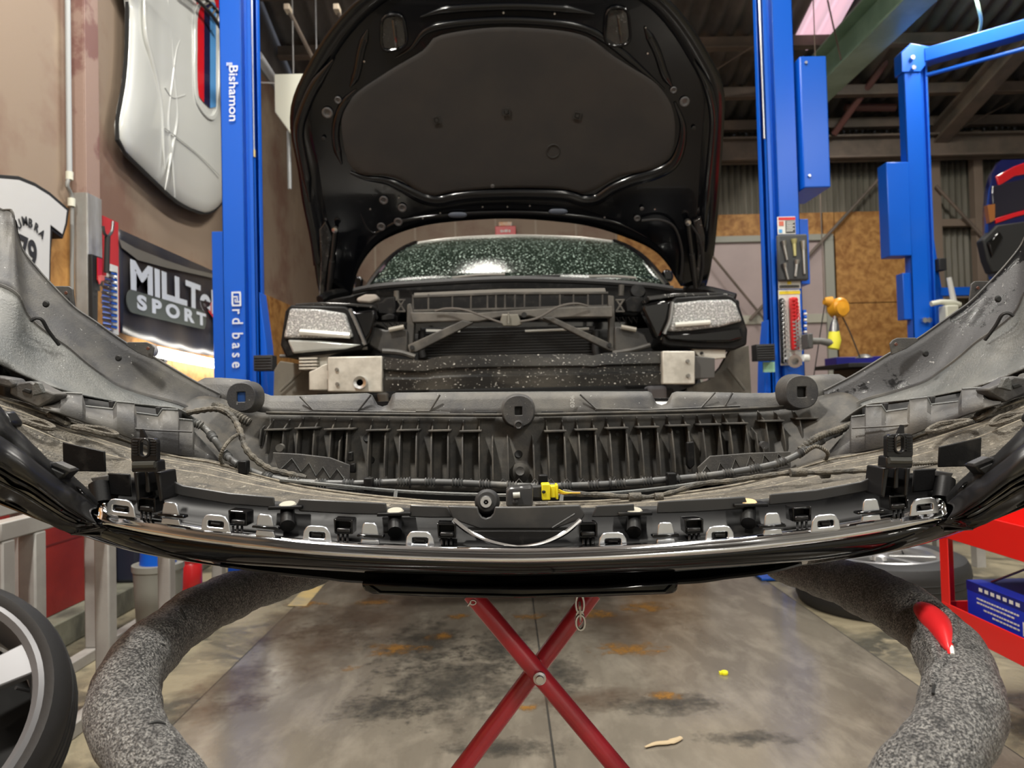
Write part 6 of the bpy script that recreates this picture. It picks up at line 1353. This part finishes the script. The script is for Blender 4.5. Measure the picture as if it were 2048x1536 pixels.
# safety chain with hook
def link(c, d1_, d2_, L=.011, w_=.0055, r=.0016):
    return [c + d1_ * math.cos(g) * L + d2_ * math.sin(g) * w_ for g in [6.283 * k / 14 for k in range(14)]]
chn = MB(); X_, Z_, Y__ = Vector((1, 0, 0)), Vector((0, 0, 1)), Vector((0, 1, 0))
for k in range(3): chn.tube(link(P(1160, 1208 + 16 * k, .96), Z_, X_ if k % 2 == 0 else Y__, .013), .0015, 6, closed=True)
chn.tube(link(P(1161, 1245, .958), Z_, X_, .010, .006), .0018, 6, closed=True)
chn.build('safety_chain', SILVER, sd)
MB().tube(link(P(946, 1205, .955), X_, Z_, .004, .003), .001, 6, closed=True).tube([P(942, 1204, .955), P(935, 1212, .955)], .0014, 6).build('wire_clip', SILVER, sd)
# ================================================================ FLOOR THINGS
m = MB().lathe([(0, 0), (.012, 0), (.014, .006), (.012, .012), (.0, .014)], PZ(1449, 1349, .004), (0, 0, 1), 8)
q = PZ(1449, 1349, .004); m.bb((q.x - .018, q.y - .004, q.z), (q.x, q.y + .008, q.z + .01))
tag(m.build('plastic_clip', mat('bright_yellow', (.9, .85, .02), .4), bevel=.001), 'tiny bright yellow plastic clip lying on the floor slab', 'clip')
pts = [PZ(x, y, .010) for x, y in ((1290, 1494), (1312, 1487), (1335, 1485), (1352, 1480), (1362, 1475))]
m = MB().tube(cat(pts, 20), [.003 + .006 * math.sin(math.pi * i / 19) + (.004 if i > 12 else 0) for i in range(20)], 8, flat=.5)
tag(m.build('dry_leaf', mat('dry_tan', (.48, .38, .24), .7)), 'dry curled tan leaf lying on the floor slab', 'leaf')
# alloy wheel leaning, bottom left
def alloy(root, R_, W_, nsp, rimm, spoke_w=.035, K=.70):
    """axis +Z, face up at z=0"""
    def L(v): return v
    ty = MB().lathe([(R_ * K, -.005), (R_ * (K + .03), .004), (R_ * (K + 1) / 2, .008), (R_ * .955, -.006), (R_ * .99, -.03), (R_, -.05), (R_, -W_ + .05), (R_ * .99, -W_ + .03), (R_ * .95, -W_), (R_ * (K + .04), -W_), (R_ * K, -W_ + .01)], root.location, (0, 0, 1), 72, caps=False).build('tyre', RUB, root, ang=30)
    g = MB()
    for k in range(72):
        a = 6.283 * k / 72
        for rr in (.0,): pass
    for z_ in (-W_ * .3, -W_ * .42, -W_ * .58, -W_ * .7):
        g.tube([Vector(root.location) + Vector((math.cos(a) * R_ * 1.0, math.sin(a) * R_ * 1.0, z_)) for a in [6.283 * k / 48 for k in range(48)]], .003, 5, closed=True)
    g.build('tread_grooves', BLK, root)
    MB().lathe([(R_ * (K + .015), -.012), (R_ * (K + .015), .0), (R_ * (K - .01), .004), (R_ * (K - .045), -.008), (R_ * (K - .06), -.03), (R_ * (K - .1), -W_ * .5), (R_ * (K - .08), -W_ + .02), (R_ * K, -W_ + .01)], root.location, (0, 0, 1), 72, caps=False).build('rim', rimm, root, ang=30, solid=.004)
    for k in range(nsp):
        a = 6.283 * (k + .3) / nsp; u = Vector((math.cos(a), math.sin(a), 0)); v = Vector((-u.y, u.x, 0)); o = Vector(root.location); z1 = Vector((0, 0, 1))
        pts = [o + u * R_ * .10 + v * spoke_w * .8, o + u * R_ * (K - .03) + v * spoke_w * 1.35, o + u * R_ * (K - .03) - v * spoke_w * 1.35, o + u * R_ * .10 - v * spoke_w * .8]
        pts = [p + z1 * (-.012 + (.0 if i in (0, 3) else 0)) for i, p in enumerate(pts)]
        MB().prism(pts, (0, 0, -.028)).build('spoke', rimm, root, bevel=.004)
    MB().lathe([(0, -.004), (R_ * .10, -.006), (R_ * .13, -.012), (R_ * .15, -.03), (0, -.05)], root.location, (0, 0, 1), 32).build('hub_cap', rimm, root)
    MB().lathe([(0, -W_ * .8), (R_ * (K - .12), -W_ * .8)], root.location, (0, 0, 1), 40).build('dark_inside', BLK, root)
    v_ = Vector(root.location) + Vector((R_ * (K - .1), R_ * .1, -.05)); MB().cyl(v_, v_ + Vector((-.02, 0, .03)), .004, n=8).build('valve', RUB, root)
w1 = thing('alloy_wheel', 'silver five-spoke alloy wheel with tyre leaning by the grey rack legs', 'wheel', (0, 0, 0))
RIMG = mat('rim_silver', (.20, .20, .21), .42, .35)
alloy(w1, .33, .2, 5, RIMG, .030, K=.84)
w1.rotation_euler = Matrix(((1, 0, 0), (0, 1, 0), (0, 0, 1))).to_euler()
nrm = Vector((.30, -.72, .62)).normalized()
w1.rotation_euler = nrm.to_track_quat('Z', 'Y').to_euler()
ctr = P(-235, 1490, 1.50); w1.location = ctr
# settle it on the floor: raise so its lowest point touches
bpy.context.view_layer.update()
lowz = min((w1.matrix_world @ v.co).z for ch in w1.children for v in ch.data.vertices)
w1.location.z -= lowz - .001
w2 = thing('alloy_wheel', 'silver alloy wheel lying flat on its tyre beyond the foam arm, by the red cart', 'wheel', (0, 0, 0))
alloy(w2, .375, .235, 7, mat('rim_bright', (.5, .5, .5), .3, .8), .016)
q = P(1757, 1122, 3.38); w2.location = (q.x, 3.38, .237)
w2.rotation_euler = (0, 0, .4)
# little white tin and table foot behind the wheel
t = thing('trestle_leg', 'grey square leg standing behind the flat alloy wheel', 'leg', (P(1800, 1120, 4.0).x, 4.0, 0))
a = P(1793, 1060, 4.0); b = P(1808, 1120, 4.0); MB().bb((a.x, 3.98, 0), (b.x, 4.03, .70)).build('upright', GREYT, t, bevel=.002)
MB().bb((a.x - .3, 3.97, .70), (b.x + .5, 4.45, .74)).build('top', GREYT, t, bevel=.003)
for xa, ya in ((b.x + .4, 4.35), (a.x - .25, 4.35), (b.x + .4, 3.98)): MB().bb((xa, ya, 0), (xa + .05, ya + .05, .7)).build('upright', GREYT, t)
tag(MB().tube([PZ(1530, 1126, .012), PZ(1570, 1124, .012), PZ(1612, 1120, .012)], .012, 8).build('blue_hose', BLUE), 'blue hose lying on the floor behind the foam arm', 'hose')
# red tool cart on the right
cx0 = 1.43; cy1 = P(1885, 1100, 2.36).y; cy0 = 1.55; cx1 = 1.95
t = thing('tool_cart', 'red open tool cart with two shelves at the right edge, beside the foam arm', 'tool cart', ((cx0 + cx1) / 2, 1.95, 0))
zt0 = .615; zl0 = .515
RC = mat('cart_red', (.72, .012, .008), .35, coat=.3)
for x in (cx0, cx1 - .04):
    for y in (cy0, cy1 - .04): MB().bb((x, y, .10), (x + .004, y + .045, zt0)).bb((x, y + (.041 if y > 2 else 0), .10), (x + .045, y + (.045 if y > 2 else .004), zt0)).build('corner_post', RC, t, bevel=.002)
m = MB().bb((cx0 - .002, cy0, zl0), (cx0 + .004, cy1, zt0)).bb((cx1 - .004, cy0, zl0), (cx1, cy1, zt0)).bb((cx0, cy0 - .002, zl0), (cx1, cy0 + .004, zt0)).bb((cx0, cy1 - .004, zl0), (cx1, cy1 + .002, zt0)).bb((cx0, cy0, zl0 + .0), (cx1, cy1, zl0 + .004))
m.build('upper_tray', RC, t, bevel=.002)
m = MB().bb((cx0 - .002, cy0, .22), (cx0 + .004, cy1, .30)).bb((cx1 - .004, cy0, .22), (cx1, cy1, .30)).bb((cx0, cy0 - .002, .22), (cx1, cy0 + .004, .30)).bb((cx0, cy1 - .004, .22), (cx1, cy1 + .002, .30)).bb((cx0, cy0, .22), (cx1, cy1, .224))
m.build('lower_tray', RC, t, bevel=.002)
for x in (cx0 + .05, cx1 - .05):
    for y in (cy0 + .05, cy1 - .05): MB().cyl((x - .012, y, .05), (x + .012, y, .05), .05).build('caster', RUB, t); MB().bb((x - .015, y - .01, .08), (x + .015, y + .01, .22)).build('caster_fork', SILVER, t)
q = P(1876, 1080, 2.3); MB().cyl((cx0 - .003, cy1 - .02, .585), (cx0 + .001, cy1 - .02, .585), .006).build('post_hole', BLK, t)
# carton on the lower shelf
t = thing('carton', 'blue carton with white print on the lower shelf of the red cart', 'box', (1.62, 2.0, .2245))
BC = mat('carton_blue', (.008, .03, .48), .4)
MB().bb((1.475, 1.70, .2245), (1.76, 2.30, .385)).build('body', BC, t, bevel=.003)
MB().bb((1.4742, 1.70, .355), (1.4749, 2.30, .384)).build('dark_band', mat('band_navy', (.006, .012, .17), .4), t, smooth=False)
for k in range(7):
    MB().bb((1.4730, 2.06 + .027 * k, .364), (1.4740, 2.076 + .027 * k, .375)).build('print_mark', WHITE, t, smooth=False)
for k, (y0, y1) in enumerate(((2.065, 2.25), (2.085, 2.25), (2.065, 2.22), (2.065, 2.18))):
    m = MB(); y = y0
    while y < y1:
        L_ = .006 + .010 * random.random(); m.bb((1.4732, y, .336 - .013 * k - .003 * (k > 1)), (1.4742, min(y + L_, y1), .341 - .013 * k - .003 * (k > 1))); y += L_ + .003
    m.build('print_line', WHITE, t, smooth=False)
MB().bb((1.4728, 2.015, .285), (1.4740, 2.05, .325)).build('bar_code_label', WHITE, t, smooth=False)
m = MB()
for k in range(7): m.bb((1.4722, 2.018 + .004 * k, .288), (1.4730, 2.020 + .004 * k, .31))
m.build('bar_code_lines', BLK, t, smooth=False)
# tools hanging under the upper tray
for y, nm, lb in ((2.18, 'brush', 'small amber-handled brush hanging under the red cart tray'), (2.03, 'chrome_bar', 'chrome bar hanging under the red cart tray'), (1.80, 'dark_bar', 'thin dark bar hanging under the red cart tray at the frame edge')):
    t = thing(nm, lb, 'tool', (1.6, y, .35))
    MB().cyl((1.6, y, zl0), (1.6, y, .40 if nm == 'brush' else .34), .006 if nm != 'chrome_bar' else .010, n=10).build('shaft', SILVER if nm == 'chrome_bar' else BLK, t)
    if nm == 'brush': MB().lathe([(.008, .07), (.012, .03), (.022, 0), (0, 0)], (1.6, y, .345), (0, 0, 1), 12).build('amber_head', mat('amber', (.45, .25, .05), .5), t)
    if nm == 'chrome_bar': MB().cyl((1.6, y, .34), (1.6, y, .36), .012, n=10).build('tip', SILVER, t)
tag(MB().tube([(1.57, 2.10, .40), (1.60, 1.99, .5105), (1.57, 2.12, .47), (1.53, 2.26, .385)], .004, 6).build('wire_tool', SILVER), 'bent wire tool hanging under the red cart tray', 'tool')
# black hose coil on the cart
t = thing('hose_coil', 'tangled black hoses piled on the upper tray of the red cart', 'hose', (1.68, 1.95, zl0))
for k in range(5):
    pp = []
    for j in range(26):
        a = 6.283 * j / 25; pp.append(Vector((1.68 + (.10 + .02 * k) * math.cos(a + k), 1.98 + (.17 + .02 * math.sin(k)) * math.sin(a + k), .535 + .03 * k + .04 * math.sin(2 * a + k) + .02)))
    MB().tube(pp, .010, 8).build('hose', BLK, t)
# ================================================================ GREY STEEL RACK AND WHAT STANDS BEHIND IT
t = thing('steel_rack', 'grey welded square-tube rack along the left wall with many uprights', 'rack', (-1.55, 2.6, 0))
near, far = -1.37, -1.70
m = MB()
for x in (near, far): m.bb((x - .025, 1.9, .0), (x + .025, 3.40, .045))
m.build('floor_rail', GREYT, t, bevel=.004)
m = MB()
for x in (near, far): m.bb((x - .025, 1.9, .66), (x + .025, 3.40, .71))
for y in (1.92, 2.65, 3.37): m.bb((far, y - .02, .665), (near, y + .02, .705))
m.build('top_rail', GREYT, t, bevel=.004)
for x, ys in ((near, (1.93, 2.06, 2.43, 2.86, 3.37)), (far, (2.10, 2.5, 2.93, 3.37))):
    for y in ys: MB().bb((x - .025, y - .025, .045), (x + .025, y + .025, .66)).build('upright', GREYT, t, bevel=.005)
MB().prism([(far, 3.34, .05), (far, 3.62, .05), (far, 3.34, .28)], (.006, 0, 0)).build('gusset', mat('gusset_white', (.5, .5, .5), .4), t)
t = thing('dark_case', 'dark blue-black case standing behind the rack uprights', 'case', (-1.96, 3.93, .116))
MB().bb((-2.03, 3.68, .116), (-1.91, 4.15, .7)).build('shell', mat('case_navy', (.025, .03, .05), .35), t, bevel=.02, seg=3)
MB().bb((-1.91, 3.8, .58), (-1.895, 4.0, .61)).build('handle', BLK, t, bevel=.004)
t = thing('pail', 'grey pail with blue lid standing inside the rack', 'pail', (-1.54, 3.14, 0))
MB().lathe([(.0, .0), (.085, 0), (.10, .30), (.105, .305), (.105, .33), (0, .33)], (-1.54, 3.14, 0), (0, 0, 1), 28).build('pail', mat('pail_grey', (.25, .25, .22), .5), t)
MB().lathe([(0, .39), (.07, .39), (.075, .33), (0, .33)], (-1.54, 3.14, 0), (0, 0, 1), 24).build('blue_lid', BLUE, t)
t = thing('red_bottle', 'red ribbed bottle standing inside the rack behind the foam arm', 'bottle', (-1.60, 3.60, 0))
MB().lathe([(0, 0), (.045, 0), (.05, .02), (.05, .1), (.044, .11), (.05, .12), (.05, .22), (.044, .23), (.05, .24), (.05, .33), (.02, .38), (.02, .42), (0, .42)], (-1.60, 3.60, 0), (0, 0, 1), 20).build('body', REDP, t)
MB().cyl((-1.60, 3.60, .42), (-1.60, 3.60, .45), .022).build('cap', BLK, t)
